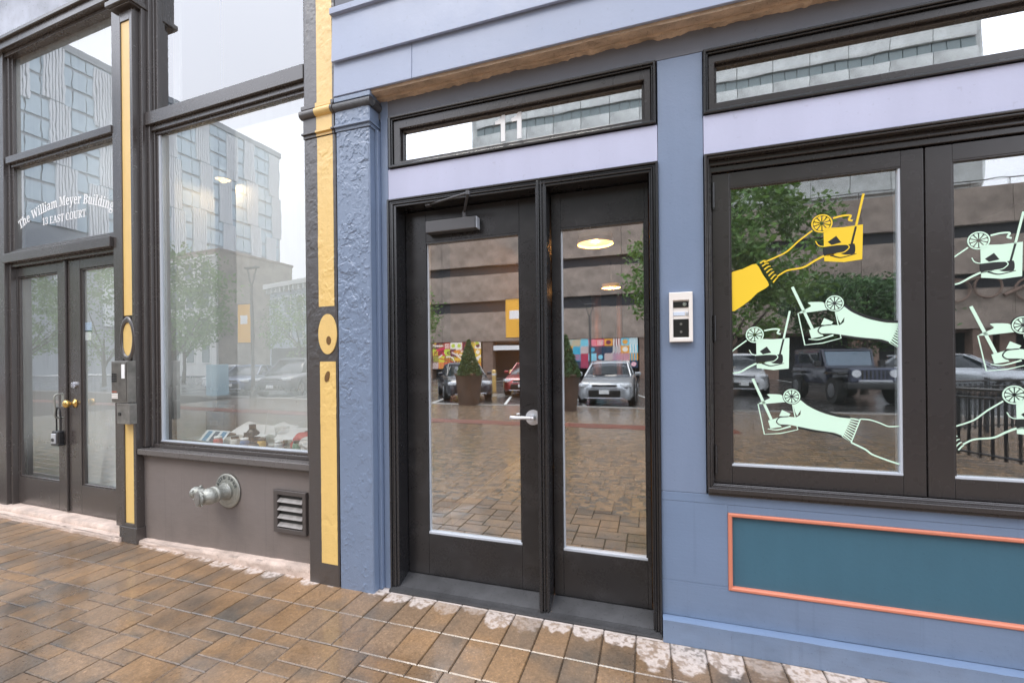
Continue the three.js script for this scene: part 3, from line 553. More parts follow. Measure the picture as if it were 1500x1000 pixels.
  {
    const g = new THREE.BoxGeometry(2.55, 0.11, 0.16, 300, 8, 8), p = g.attributes.position; g.translate(0.054 + 1.275, 0.055, -0.032);
    for (let i = 0; i < p.count; i++) { const x = p.getX(i), y = p.getY(i), z = p.getZ(i); if (z > 0.047) p.setZ(i, z - 0.002 + 0.004 * (fbm(x * 20, y * 30, 4, 131) - 0.5)); if (y > 0.108) p.setY(i, y + 0.003 * (fbm(x * 10, z * 20, 3, 133) - 0.5) - (z > 0.046 ? 0.003 : 0)); }
    g.computeVertexNormals(); P('base_ledge', uvBox(g), M.blueLow);
  }
}
// ---- ceiling lamps in the lobby, lit
function ceilingLamp(x, y, z, r, drop, label) {
  const t = thing('ceiling_lamp', label, 'ceiling lamp', [x, y, z], 0, 'lit lamps in the lobby');
  if (!M.lampShade) { std('lampShade', [0.75, 0.62, 0.4], { roughness: 0.6 }); std('lampGlow', [0.25, 0.17, 0.08], { emissive: C(1, 0.66, 0.26), emissiveIntensity: 2.6 }); }
  part('lamp_shade', lathe([[r, 0], [r, 0.05], [r * 0.96, 0.05], [r * 0.96, 0.002], [r, 0]], 48), M.lampShade, t);
  part('lamp_diffuser', new THREE.CylinderGeometry(r * 0.95, r * 0.95, 0.006, 48).translate(0, 0.03, 0), M.lampGlow, t);
  if (drop) part('lamp_rod', cyl(0.006, 0.006, drop, 8).translate(0, 0.05 + drop / 2, 0), M.black, t); else part('lamp_mount', cyl(r * 0.9, r * 0.9, 0.06, 40).translate(0, 0.076, 0), M.whitePaint, t);
  const l = new THREE.PointLight(0xffb56a, 4); l.position.set(0, 0.012, 0); l.shadow.radius = 1; l.castShadow = true; t.add(l);
}
ceilingLamp(-0.56, 2.655, -2.7, 0.20, 0, 'large round lamp glowing on the lobby ceiling behind the narrow door leaf');
ceilingLamp(-0.487, 2.35, -3.9, 0.125, 0.32, 'small round lamp hanging on a rod deeper in the lobby');

// ---- intercom on the blue wall
{
  const t = thing('intercom', 'white door intercom with black camera and speaker panels on the blue wall', 'intercom', [0.149, 1.425, 0.001]);
  part('body', ring(-0.052, 0.052, 0, 0.236, [0.017, 0.017, 0.04, 0.019], 0, 0.024, 0.003), M.whitePlastic, t);
  part('face_plate', bx(-0.04, 0.04, 0.008, 0.225, 0.001, 0.014, 0.001), M.whitePlastic, t);
  part('camera_window', bx(-0.0345, 0.0345, 0.164, 0.192, 0.012, 0.019, 0.003), M.darkPlastic, t);
  part('camera_lens', disc(0.009, 0.003, 24).translate(0.016, 0.178, 0.019), M.chrome, t);
  part('speaker_panel', bx(-0.0345, 0.0345, 0.023, 0.109, 0.012, 0.0165, 0.002), M.darkPlastic, t);
  for (const y of [0.085, 0.048]) part('speaker_hole', disc(0.006, 0.002, 16).translate(0, y, 0.0165), M.metalGrey, t);
  part('name_strip', bx(-0.0345, 0.018, 0.125, 0.143, 0.013, 0.0165, 0.001), std('labelBlue', [0.62, 0.70, 0.82], { roughness: 0.3 }), t);
  part('call_button', bx(0.021, 0.0345, 0.125, 0.143, 0.013, 0.018, 0.002), M.silver, t);
  part('maker_plate', bx(-0.016, 0.016, 0.199, 0.205, 0.0135, 0.0155, 0.001), M.metalGrey, t);
}

// ================================================================ BROWN SHOPFRONT (next door, turned two degrees)
const PIVOT = [-2.0594, 0], TURN = -0.03338;
const toWorld = (s, y, w) => [PIVOT[0] + s * Math.cos(TURN) + w * Math.sin(TURN), y, -s * Math.sin(TURN) + w * Math.cos(TURN)];
const brown = thing('brown_shopfront', 'dark brown shopfront with yellow striped pilasters, a large display window and old double doors', 'storefront', [PIVOT[0], 0, 0], TURN);
{
  const B = brown, P = (n, g, m, k) => part(n, g, m, B, k);
  const film = (a, b, c, e, w) => new THREE.PlaneGeometry(b - a, e - c).translate((a + b) / 2, (c + e) / 2, w);
  P('wall', holed(-6.0, 0.1, 0, 5.4, [[-3.70, -2.0, 0.05, 4.22], [-1.56, 0.03, 0.75, 4.9]], -0.2, -0.13), M.brown);
  P('interior_wall', [bx(-6.0, -5.9, 0, 5.4, -3.6, -0.2, 0), bx(-0.04, 0.06, 0, 5.4, -3.6, -0.2, 0), bx(-6, 0.06, 0, 5.4, -3.7, -3.6, 0)], M.interiorPale);
  P('interior_floor', bx(-6.0, 0.06, -0.05, 0.06, -3.6, -0.13, 0), M.interiorPale);
  P('ceiling', bx(-6, 0.06, 5.2, 5.4, -3.6, -0.13, 0), M.interiorPale);
  P('roof', bx(-6.1, 0.1, 5.4, 5.6, -3.8, 0.1, 0), M.brown);
  P('display_back', bx(-1.40, -0.06, 0.736, 3.4, -0.62, -0.6, 0), std('displayBack', [0.8, 0.81, 0.8], { roughness: 0.9 }));
  P('display_shelf', bx(-1.70, 0.02, 0.60, 0.735, -0.6, -0.1, 0), M.interiorPale);
  P('display_side', bx(-1.72, -1.66, 0.1, 3.4, -0.6, -0.13, 0), M.interiorPale);
  P('door_screen', bx(-4.6, -1.95, 0.06, 4.6, -0.52, -0.5, 0), M.displayBack);

  // right-hand pilaster: dark paint with yellow stripes, on the shared stone pier
  const x0 = 0.058, x1 = 0.2885, Z = 0.0705;
  P('stone_pier', [M.sheet(x0, x1, 0, 2.712, Z, 0.45, 0.0045, 0, -2.06), bx(x0, x1 - 0.001, 0, 5.4, -0.13, Z - 0.006, 0.002)], M.darkPier);
  P('stone_pier', M.sheet(x0, x1, 2.915, 5.4, Z, 0.4, 0.006, 0, -2.06), M.darkPier);
  P('capital', [bx(x0 - 0.008, x1, 2.716, 2.915, -0.02, Z + 0.006, 0.004), rod([x0 - 0.02, 2.862, Z + 0.004], [x1, 2.862, Z + 0.004], 0.026, 20), bx(x0 - 0.014, x1, 2.736, 2.748, -0.02, Z + 0.018, 0.003), bx(x0 - 0.016, x1, 2.889, 2.914, -0.02, Z + 0.016, 0.003)], M.darkPier);
  const yl = 0.154, yr = 0.272;
  P('yellow_stripe', M.sheet(yl, yr, 1.685, 2.712, Z, 0.45, 0.0045, 0.0009, -2.06), M.yellow);
  P('yellow_stripe', [bx(yl, yr, 2.717, 2.735, Z, Z + 0.0075, 0.001), bx(yl, yr, 2.749, 2.84, Z, Z + 0.0075, 0.001), rod([yl, 2.862, Z + 0.0045], [yr, 2.862, Z + 0.0045], 0.0268, 20), bx(yl, yr, 2.735, 2.749, Z, Z + 0.0192, 0.002), bx(yl, yr, 2.888, 2.915, Z, Z + 0.0172, 0.002)], M.yellow);
  P('yellow_stripe', M.sheet(yl, yr, 2.916, 5.3, Z, 0.4, 0.006, 0.0009, -2.06), M.yellow);
  P('yellow_stripe', M.sheet(yl + 0.004, yr + 0.006, 0.132, 1.352, Z, 0.45, 0.0045, 0.0009, -2.06), M.yellow);
  P('oval_medallion', new THREE.CylinderGeometry(1, 1, 0.006, 48).rotateX(Math.PI / 2).scale(0.069, 0.121, 1).translate(0.222, 1.517, Z + 0.0035), M.yellow);
  for (const g of [disc(0.018, 0.003, 20).scale(1, 1.5, 1).translate(0.232, 1.478, Z + 0.006), disc(0.010, 0.003, 20).scale(1.6, 3.4, 1).rotateZ(-0.35).translate(0.214, 1.262, Z + 0.003)]) P('rust_hole', g, M.rust ?? std('rust', [0.16, 0.085, 0.03], { roughness: 0.9 }));

  // left-hand wooden pilaster with sunk yellow panel and oval ring
  const px0 = -1.795, px1 = -1.612, W = 0.055;
  P('pilaster', [bx(px0, px1, 0.045, 4.10, -0.13, W - 0.014, 0.003), bx(px0, px0 + 0.044, 0.05, 4.02, 0, W, 0.003), bx(px1 - 0.030, px1, 0.05, 4.02, 0, W, 0.003), bx(px0 + 0.044, px1 - 0.03, 0.05, 0.145, 0, W - 0.0005, 0.003), bx(px0 + 0.044, px1 - 0.03, 3.95, 4.02, 0, W - 0.0005, 0.003), bx(px0 - 0.01, px1 + 0.012, 0.0, 0.12, -0.13, W + 0.008, 0.004)], M.brown);
  P('pilaster_cap', [bx(px0 - 0.03, px1 + 0.03, 4.04, 4.5, -0.13, W + 0.03, 0.004), bx(px0 - 0.045, px1 + 0.045, 4.05, 4.09, -0.13, W + 0.05, 0.006)], M.brown);
  P('yellow_stripe', bx(px0 + 0.0445, px1 - 0.0305, 1.72, 3.949, W - 0.02, W - 0.008, 0.001), M.yellow);
  P('yellow_stripe', bx(px0 + 0.0445, px1 - 0.0305, 0.146, 1.36, W - 0.02, W - 0.008, 0.001), M.yellow);
  P('oval_ring', new THREE.TorusGeometry(1, 0.16, 12, 48).scale(0.073, 0.148, 0.07).translate(-1.697, 1.54, W - 0.002), M.brown);
  P('oval_medallion', new THREE.CylinderGeometry(1, 1, 0.006, 48).rotateX(Math.PI / 2).scale(0.07, 0.14, 1).translate(-1.697, 1.54, W - 0.006), M.yellow);

  // display window
  const jx = -1.612;
  const jamb = P('window_frame', [bx(jx, -1.578, 0.72, 4.6, -0.13, 0.012, 0.004), bx(-1.578, -1.548, 0.72, 4.6, -0.13, -0.020, 0.005), bx(-1.5485, -1.532, 0.72, 4.6, -0.13, -0.044, 0.004), bx(-1.5325, -1.512, 0.72, 4.6, -0.13, -0.056, 0.004),
    bx(-0.062, -0.03, 0.72, 4.6, -0.13, -0.050, 0.004), bx(-0.031, 0.06, 0.72, 4.6, -0.13, -0.012, 0.004)], M.brown);
  part('rail', [bx(-1.5775, -0.0305, 3.165, 3.262, -0.12, -0.006, 0.004), bx(-1.5475, -0.0315, 3.128, 3.1645, -0.12, -0.03, 0.004), bx(-1.532, -0.062, 3.105, 3.1278, -0.12, -0.05, 0.003)], M.brown, jamb);
  part('rail', [bx(-1.5475, -0.0315, 0.715, 0.742, -0.12, -0.028, 0.004), bx(-1.512, -0.062, 0.7418, 0.758, -0.12, -0.048, 0.003)], M.brown, jamb);
  part('glazing_bead', bx(-1.512, -0.062, 0.7582, 0.766, -0.1, -0.055, 0.001), M.bead, jamb);
  part('glazing_bead', bx(-1.5118, -1.494, 0.7662, 3.104, -0.1, -0.06, 0.001), M.bead, jamb);
  P('pane', uvBox(film(-1.5125, -0.0615, 0.758, 3.106, -0.0712)), M.glassDusty); P('dust_film', film(-1.512, -0.062, 0.7585, 3.1055, -0.0735), M.dust);
  P('pane', uvBox(film(-1.5125, -0.0615, 3.262, 4.62, -0.0712)), M.glassDusty);
  P('window_sill', [bx(-1.606, 0.062, 0.672, 0.714, -0.12, 0.052, 0.005), bx(-1.606, 0.058, 0.652, 0.6718, -0.12, 0.016, 0.004)], std('sillBrown', [0.13, 0.118, 0.113], { roughness: 0.4, map: rep(T.paint, 2), roughnessMap: rep(T.rough, 1.5), ...skin(5, 0.001) }));
  {
    const g = new THREE.PlaneGeometry(1.72, 0.62, 120, 44), p = g.attributes.position; g.translate(-0.80, 0.345, 0);
    for (let i = 0; i < p.count; i++) p.setZ(i, 0.004 * (fbm(p.getX(i) * 4, p.getY(i) * 4, 4, 141) - 0.5) + 0.0015 * (fbm(p.getX(i) * 30, p.getY(i) * 30, 2, 143) - 0.5));
    g.computeVertexNormals(); P('bulkhead', [uvBox(g), bx(-1.66, 0.058, 0.03, 0.652, -0.12, -0.006, 0)], M.brownWall);
  }
  P('lintel', [bx(-1.62, 0.06, 4.6, 5.4, -0.13, 0.03, 0.004), bx(-3.9, -1.9, 4.235, 4.30, -0.13, 0.01, 0.004), bx(-3.75, -1.9, 4.20, 4.234, -0.13, -0.03, 0.004), bx(-3.75, -1.9, 4.30, 4.335, -0.13, 0.03, 0.006)], M.brown);
  P('lintel_panel', bx(-6.0, -1.85, 4.336, 5.4, -0.13, 0.006, 0.003), std('paleBoard', [0.55, 0.61, 0.74], { roughness: 0.6, map: rep(T.concrete, 0.8) }));

  // door bay: frame, transoms, double doors
  const bay = P('door_bay_frame', [bx(-6.0, -3.60, 0.03, 4.4, -0.13, -0.02, 0.004), bx(-3.6005, -3.565, 0.05, 4.235, -0.13, -0.045, 0.004), bx(-3.5655, -3.535, 2.38, 4.235, -0.13, -0.06, 0.003), bx(-2.02, -1.79, 0.05, 4.235, -0.13, -0.03, 0.004)], M.brown);
  part('rail', [bx(-3.5645, -2.0205, 3.205, 3.268, -0.12, -0.02, 0.005), bx(-3.5345, -2.0205, 3.268, 3.285, -0.12, -0.05, 0.004), bx(-3.5345, -2.0205, 3.178, 3.2045, -0.12, -0.045, 0.003)], M.brown, bay);
  part('rail', [bx(-3.5995, -2.0205, 2.292, 2.375, -0.125, -0.005, 0.005), bx(-3.5645, -2.0205, 2.3755, 2.405, -0.12, -0.04, 0.004), bx(-3.5345, -2.0205, 2.4055, 2.425, -0.12, -0.06, 0.003), bx(-3.5645, -2.0205, 2.262, 2.2915, -0.125, -0.05, 0.003)], M.brown, bay);
  P('pane', uvBox(film(-3.536, -2.021, 3.284, 4.236, -0.0802)), M.glassDusty);
  P('dust_film', film(-3.5355, -2.0215, 2.4245, 4.2355, -0.0835), M.dust);
  const low = P('pane', uvBox(film(-3.536, -2.021, 2.424, 3.179, -0.0802)), M.glassDusty);
  // gold-leaf style lettering, arched
  {
    const font = await new FontLoader().loadAsync('fonts/droid/droid_serif_bold.typeface.json');
    const glyphs = (text, size, place, squeeze) => {
      let x = 0; const gs = [], adv = [...text].map((c) => (font.data.glyphs[c]?.ha ?? 500) * size / font.data.resolution * squeeze), total = adv.reduce((a, b) => a + b, 0);
      [...text].forEach((c, i) => {
        if (c !== ' ') { const g = new TextGeometry(c, { font, size, depth: 0.0008, curveSegments: 5 }); g.scale(squeeze, 1, 1); g.translate(-adv[i] / 2, 0, 0); const [px, py, a] = place(x + adv[i] / 2 - total / 2); g.rotateZ(a); g.translate(px, py, -0.0795); gs.push(g); }
        x += adv[i];
      });
      return join(gs);
    };
    const Rr = 1.85;
    part('lettering', glyphs('The William Meyer Building', 0.083, (t) => { const a = t / Rr; return [-2.80 + Math.sin(a) * Rr, 2.742 - Rr * (1 - Math.cos(a)), -a]; }, 0.86), M.vinylWhite, low);
    part('lettering', glyphs('13 EAST COURT', 0.066, (t) => [-2.80 + t, 2.607, 0], 0.9), M.vinylWhite, low);
  }
  const leaf = (sx0, sx1, gx0, gx1) => {
    const y0 = 0.075, y1 = 2.258, gy0 = 0.318, gy1 = 2.175, z0 = -0.128, z1 = -0.085;
    const d = P('door', [bx(sx0, gx0, y0, y1, z0, z1, 0.003), bx(gx1, sx1, y0, y1, z0, z1, 0.003)], M.brown);
    part('rail', bx(gx0 + 0.0005, gx1 - 0.0005, y0, gy0, z0 + 0.001, z1 - 0.0006, 0.002), M.brown, d); part('rail', bx(gx0 + 0.0005, gx1 - 0.0005, gy1, y1, z0 + 0.001, z1 - 0.0006, 0.002), M.brown, d);
    part('moulding', ring(gx0 - 0.0005, gx1 + 0.0005, gy0 - 0.0005, gy1 + 0.0005, 0.014, z0 + 0.004, z1 - 0.008, 0.004), M.brown, d);
    part('pane', uvBox(film(gx0 + 0.008, gx1 - 0.008, gy0 + 0.008, gy1 - 0.008, -0.1102)), M.glassDusty, d); part('dust_film', film(gx0 + 0.008, gx1 - 0.008, gy0 + 0.008, gy1 - 0.008, -0.1125), M.dustOld, d);
    return d;
  };
  const dl = leaf(-3.653, -2.776, -3.555, -2.918), dr = leaf(-2.770, -2.03, -2.588, -2.105);
  part('astragal', bx(-2.796, -2.764, 0.078, 2.255, -0.084, -0.068, 0.004), M.brown, dr);
  part('door_knob', [lathe([[0.0, 0], [0.034, 0], [0.036, 0.006], [0.014, 0.012], [0.012, 0.034], [0.026, 0.044], [0.033, 0.058], [0.03, 0.072], [0.016, 0.08], [0, 0.082]], 28).rotateX(Math.PI / 2).translate(-2.668, 1.02, -0.085)], M.brass, dr);
  part('deadbolt', [disc(0.027, 0.012, 28).translate(-2.668, 1.178, -0.079), bx(-2.676, -2.66, 1.158, 1.198, -0.075, -0.058, 0.004)], M.chrome, dr);
  part('door_pull', [bx(-2.86, -2.815, 0.985, 1.10, -0.084, -0.078, 0.003), tube([[-2.838, 1.10, -0.08], [-2.838, 1.09, -0.03], [-2.838, 0.98, -0.028], [-2.838, 0.90, -0.03], [-2.838, 0.89, -0.08]], 0.007, 24, 8)], M.castIron, dl);

  // stone kerb under the shopfront and door step
  const rough = (a, b, y, z0, z1, s, y2 = y) => {
    const g = new THREE.BoxGeometry(b - a, 1, z1 - z0, Math.round((b - a) * 60), 4, 8), p = g.attributes.position;
    for (let i = 0; i < p.count; i++) {
      const x = p.getX(i) + (a + b) / 2, t = (x - a) / (b - a), z = p.getZ(i) + (z0 + z1) / 2, h = p.getY(i) + 0.5, n = fbm(x * 9, h * 3 + z * 22, 4, s) - 0.5, top = mix(y, y2, t);
      p.setXYZ(i, x, h * (top + 0.006 * n) - 0.001, z + (z > z1 - 0.001 ? 0.010 * (fbm(x * 13, h * 4, 4, s + 3) - 0.5) - (h > 0.9 ? 0.012 : 0) : 0));
    }
    g.computeVertexNormals(); return uvBox(g);
  };
  P('stone_kerb', rough(-1.605, 0.10, 0.03, -0.1, 0.050, 151, 0.072), M.stone);
  P('door_step', [rough(-5.9, -1.80, 0.068, -0.16, 0.02, 155), rough(-5.9, -1.78, 0.034, 0.02, 0.075, 157)], M.stone);
}
const onBrown = (name, label, category, s, y, w, group) => { const [x, yy, z] = toWorld(s, y, w); return thing(name, label, category, [x, yy, z], TURN, group); };

// ---- fire department connection: round plate, short pipe, two capped inlets
{
  const t = onBrown('hose_connection', 'weathered metal fire hose connection with round lettered plate on the brown bulkhead', 'hose connection', -0.72, 0.47, 0.002);
  part('wall_plate', lathe([[0, 0], [0.118, 0], [0.118, 0.008], [0.108, 0.014], [0.085, 0.012], [0.06, 0.018], [0, 0.018]], 48).rotateX(Math.PI / 2), M.castIron, t);
  const font = await new FontLoader().loadAsync('fonts/droid/droid_sans_bold.typeface.json'), letters = [];
  [...'AUTO SPKR'].forEach((c, i) => { if (c === ' ') return; const g = new TextGeometry(c, { font, size: 0.024, depth: 0.004, curveSegments: 3 }); g.translate(-0.009, 0, 0); const a = (4 - i) * 0.28; g.translate(0, 0.082, 0.012); g.rotateZ(a); letters.push(g); });
  part('lettering', letters, std('ironDark', [0.13, 0.14, 0.135], { roughness: 0.6, metalness: 0.3 }), t);
  part('pipe', [lathe([[0, 0.01], [0.062, 0.012], [0.058, 0.03], [0.048, 0.04], [0.047, 0.085], [0.055, 0.088], [0.055, 0.105], [0.046, 0.11], [0, 0.112]], 32).rotateX(Math.PI / 2)], M.castIron, t);
  const B = new THREE.Object3D(); B.position.set(-0.012, 0, 0.125); t.add(B); t.remove(B);
  const inlet = (dir, len, r, at) => {
    const q = new THREE.Quaternion().setFromUnitVectors(new THREE.Vector3(0, 1, 0), new THREE.Vector3(...dir).normalize());
    const put = (g) => { g.applyQuaternion(q); g.translate(...at); return g; };
    const o = part('inlet', put(lathe([[0, 0], [r * 0.82, 0], [r * 0.86, len * 0.3], [r * 0.95, len * 0.34], [r * 0.95, len * 0.5], [r * 0.8, len * 0.54], [r * 0.8, len * 0.68], [r * 1.06, len * 0.7], [r * 1.06, len * 0.82], [r, len * 0.84], [r, len * 0.93], [r * 1.05, len * 0.95], [r * 1.05, len], [0, len]], 30)), M.castIron, t);
    part('cap', put(lathe([[0, len], [r * 0.96, len], [r * 0.9, len * 1.07], [r * 0.3, len * 1.08], [0, len * 1.13]], 30)), M.metalGrey, o);
    for (const a of [0.4, 2.0, 3.6, 5.2]) { const g = new RoundedBoxGeometry(0.014, len * 0.13, 0.016, 1, 0.003); g.translate(r * 1.1, len * 0.78, 0); g.rotateY(a); part('lug', put(g), M.castIron, o); }
    return o;
  };
  part('elbow', new THREE.SphereGeometry(0.058, 28, 18).scale(1, 0.95, 1).translate(-0.01, -0.004, 0.125), M.castIron, t);
  inlet([-1, 0.06, -0.06], 0.125, 0.038, [-0.03, 0.0, 0.125]);
  inlet([-0.25, 0.06, 1], 0.062, 0.047, [-0.015, -0.01, 0.13]);
  part('red_tag', bx(-0.115, -0.10, -0.058, -0.03, 0.15, 0.153, 0.001), std('redTag', [0.5, 0.03, 0.02], { roughness: 0.5 }), t);
}
// ---- louvred vent
{
  const t = onBrown('wall_vent', 'small square metal vent with four slanted louvres low on the brown bulkhead', 'vent', -0.150, 0.385, 0.004);
  part('vent_frame', ring(-0.136, 0.136, -0.137, 0.137, [0.034, 0.03, 0.03, 0.03], -0.004, 0.02, 0.003), std('ventBrown', [0.085, 0.073, 0.068], { roughness: 0.5, map: rep(T.paint, 3), ...skin(6, 0.001) }), t);
  part('vent_back', bx(-0.11, 0.11, -0.11, 0.11, -0.003, 0.0, 0), M.vinylBlack, t);
  M.louvre = std('louvre', [0.36, 0.345, 0.34], { roughness: 0.55, map: rep(T.concrete, 4) });
  for (let i = 0; i < 4; i++) { const g = new RoundedBoxGeometry(0.206, 0.004, 0.044, 1, 0.0015); g.rotateX(0.72); g.translate(0.002, 0.075 - i * 0.0525, 0.006); part('louvre', uvBox(g), M.louvre, t); }
}
// ---- door entry panel and small box on the wooden pilaster
{
  const t = onBrown('entry_phone', 'grey metal door entry panel with keypad mounted over the left yellow pilaster', 'entry phone', -1.683, 1.065, 0.056);
  part('case', bx(-0.105, 0.085, 0, 0.31, 0, 0.055, 0.004), M.metalGrey, t);
  part('front_cover', bx(-0.095, 0.075, 0.012, 0.298, 0.0545, 0.06, 0.003), std('coverGrey', [0.2, 0.195, 0.185], { roughness: 0.45, metalness: 0.5, map: rep(T.concrete, 4) }), t);
  for (let r = 0; r < 4; r++) for (let c = 0; c < 3; c++) part('key', bx(-0.088 + c * 0.019, -0.074 + c * 0.019, 0.205 - r * 0.017, 0.217 - r * 0.017, 0.0595, 0.064, 0.001), M.darkPlastic, t);
  for (let r = 0; r < 3; r++) part('name_strip', bx(-0.09, -0.02, 0.03 + r * 0.014, 0.041 + r * 0.014, 0.0595, 0.062, 0.0005), M.whitePlastic, t);
  part('name_strip', bx(-0.088, -0.034, 0.078, 0.084, 0.0595, 0.062, 0.0005), std('redStrip', [0.5, 0.12, 0.06], { roughness: 0.5 }), t);
  part('paper_label', bx(0.024, 0.062, 0.18, 0.285, 0.0595, 0.0612, 0.0004), M.vinylWhite, t);
  const k = onBrown('key_box', 'plain grey metal key box right under the door entry panel', 'key box', -1.672, 0.905, 0.056);
  part('case', bx(-0.066, 0.082, 0, 0.15, 0, 0.05, 0.004), M.metalGrey, k);
  part('lock_cylinder', [disc(0.014, 0.006, 20).translate(-0.03, 0.075, 0.052)], M.darkPlastic, k);
  part('case_lid', bx(-0.06, 0.076, 0.14, 0.156, 0.0, 0.054, 0.003), M.metalGrey, k);
}
// ---- lock box hanging from the door pull, notice on the pane
{
  const t = onBrown('lock_box', 'black and grey lock box hanging from the pull of the left old door', 'padlock', -2.838, 0.70, -0.05);
  part('shackle', tube([[-0.03, 0.07, 0], [-0.03, 0.2, 0], [-0.022, 0.265, 0.002], [0, 0.285, 0.005], [0.022, 0.265, 0.002], [0.03, 0.2, 0], [0.03, 0.07, 0]], 0.006, 40, 8), M.black, t);
  part('body', new RoundedBoxGeometry(0.10, 0.125, 0.045, 3, 0.012).translate(0, 0.02, 0.004), M.black, t);
  part('front_plate', new RoundedBoxGeometry(0.062, 0.085, 0.012, 2, 0.006).translate(-0.012, 0.016, 0.028), M.silver, t);
  part('dial', disc(0.016, 0.006, 24).translate(-0.012, 0.005, 0.036), M.darkPlastic, t);
  part('bumper', [bx(-0.054, 0.054, -0.046, -0.03, -0.018, 0.03, 0.006)], M.darkPlastic, t);
  const n = onBrown('paper_notice', 'small white paper notice taped inside the right old door glass', 'paper notice', -2.535, 1.64, -0.113);
  part('sheet', bx(-0.052, 0.052, 0.0, 0.075, 0, 0.0006, 0), std('paperBlue', [0.52, 0.62, 0.78], { roughness: 0.8 }), n);
  part('sheet', bx(-0.05, 0.046, -0.078, -0.006, 0, 0.0006, 0), M.vinylWhite, n);
  part('stripe', bx(-0.052, 0.052, -0.006, 0.004, 0.0002, 0.001, 0), M.vinylBlack, n);
}
// ---- odds and ends on the display shelf behind the glass
{
  const Y = 0.7355;
  const paperW = M.vinylWhite, bag = std('redBag', [0.55, 0.06, 0.06], { roughness: 0.45 }), clear = std('clearBag', [0.72, 0.70, 0.69], { roughness: 0.4, bumpMap: rep(T.pit, 3), bumpScale: 0.01 }), card = std('cardboard', [0.42, 0.30, 0.19], { roughness: 0.9, map: rep(T.concrete, 3) }), darkGlass = std('darkGlass', [0.03, 0.035, 0.035], { roughness: 0.15 });
  const lump = (rx, ry, rz, s) => { const g = new THREE.SphereGeometry(1, 40, 26), p = g.attributes.position; for (let i = 0; i < p.count; i++) { const x = p.getX(i), y = p.getY(i), z = p.getZ(i), k = 0.8 + 0.45 * fbm(x * 2.2 + s, y * 2.2 + z * 1.7, 4, 161); p.setXYZ(i, x * k * rx, Math.max(-ry * 0.75, y * k * ry), z * k * rz); } g.computeVertexNormals(); return uvBox(g.translate(0, ry * 0.75, 0)); };
  const put = (name, label, cat, s, w, turn = 0, group) => { const [x, y, z] = toWorld(s, Y, w); return thing(name, label, cat, [x, y, z], TURN + turn, group); };
  let t = put('brochure', 'blue striped glossy brochure leaning at the left end of the display shelf', 'brochure', -1.22, -0.22);
  { const g = bx(-0.13, 0.13, 0, 0.11, -0.001, 0.001, 0); g.rotateX(-0.75); part('sheet', g, std('brochureWhite', [0.75, 0.8, 0.84], { roughness: 0.3 }), t); for (let i = 0; i < 3; i++) { const q = bx(-0.1 + i * 0.08, -0.05 + i * 0.08, 0.004, 0.1, 0.001, 0.0018, 0); q.rotateX(-0.75); part('stripe', q, i === 1 ? std('stripeNavy', [0.03, 0.07, 0.13], { roughness: 0.3 }) : M.stripeBlue ?? std('stripeBlue', [0.06, 0.24, 0.42], { roughness: 0.3 }), t); } }
  t = put('glass_cup', 'clear plastic cup half full of brown drink on the display shelf', 'cup', -0.56, -0.30);
  part('cup', lathe([[0, 0.002], [0.036, 0.002], [0.05, 0.135], [0.052, 0.135], [0.038, 0], [0, 0]], 32), std('cupPlastic', [0.95, 0.95, 0.95], { roughness: 0.05, transmission: 1, thickness: 0, ior: 1.5 }), t);
  part('drink', lathe([[0, 0.004], [0.034, 0.004], [0.041, 0.072], [0, 0.072]], 28), std('coffee', [0.33, 0.17, 0.08], { roughness: 0.5 }), t);
  part('foam', lump(0.034, 0.022, 0.034, 3).translate(0, 0.072, 0), M.vinylWhite, t);
  for (const [s, w, k, l] of [[-0.80, -0.2, 1, 'short dark glass bottle on the shelf near the tilted straw'], [-0.86, -0.3, 1.45, 'taller dark bottle behind the short one on the shelf'], [-0.36, -0.34, 1.1, 'dark bottle standing beside the red bag on the shelf']]) {
    t = put('bottle', l, 'bottle', s, w, 0, 'bottles on the display shelf');
    part('body', lathe([[0, 0], [0.034 * k, 0], [0.036 * k, 0.01], [0.036 * k, 0.052 * k], [0.02 * k, 0.07 * k], [0.015 * k, 0.078 * k], [0, 0.078 * k]], 28), darkGlass, t);
    part('cap', lathe([[0, 0.078 * k], [0.017 * k, 0.078 * k], [0.017 * k, 0.098 * k], [0, 0.1 * k]], 24), M.darkPlastic, t);
  }
  const jarColors = [[0.5, 0.07, 0.06], [0.75, 0.74, 0.7], [0.08, 0.2, 0.4], [0.7, 0.45, 0.12], [0.6, 0.6, 0.6], [0.12, 0.3, 0.2]].map((c, i) => std('jar' + i, c, { roughness: 0.3 }));
  jarColors.forEach((m, i) => { t = put('small_jar', ['red', 'white', 'blue', 'amber', 'grey', 'green'][i] + ' small jar in the row along the display window glass', 'jar', -1.02 + i * 0.135 + (i > 3 ? 0.06 : 0), -0.145 - (i % 2) * 0.03, 0, 'small jars along the glass'); part('jar', lathe([[0, 0], [0.028, 0], [0.031, 0.008], [0.031, 0.045], [0.024, 0.054], [0, 0.054]], 24), m, t); part('lid', lathe([[0, 0.0545], [0.026, 0.0545], [0.026, 0.07], [0, 0.071]], 24), i % 2 ? M.darkPlastic : M.vinylWhite, t); });
  t = put('tape_roll', 'low dark roll lying between the short bottle and the cup', 'tape roll', -0.66, -0.18);
  part('roll', new THREE.TorusGeometry(0.045, 0.02, 14, 40).rotateX(Math.PI / 2).translate(0, 0.02, 0), M.darkPlastic, t); part('roll_end', bx(0.03, 0.075, 0.004, 0.05, -0.01, 0.012, 0.004), M.darkPlastic, t);
  t = put('paper_pile', 'loose white papers spread along the middle of the display shelf', 'papers', -0.66, -0.36);
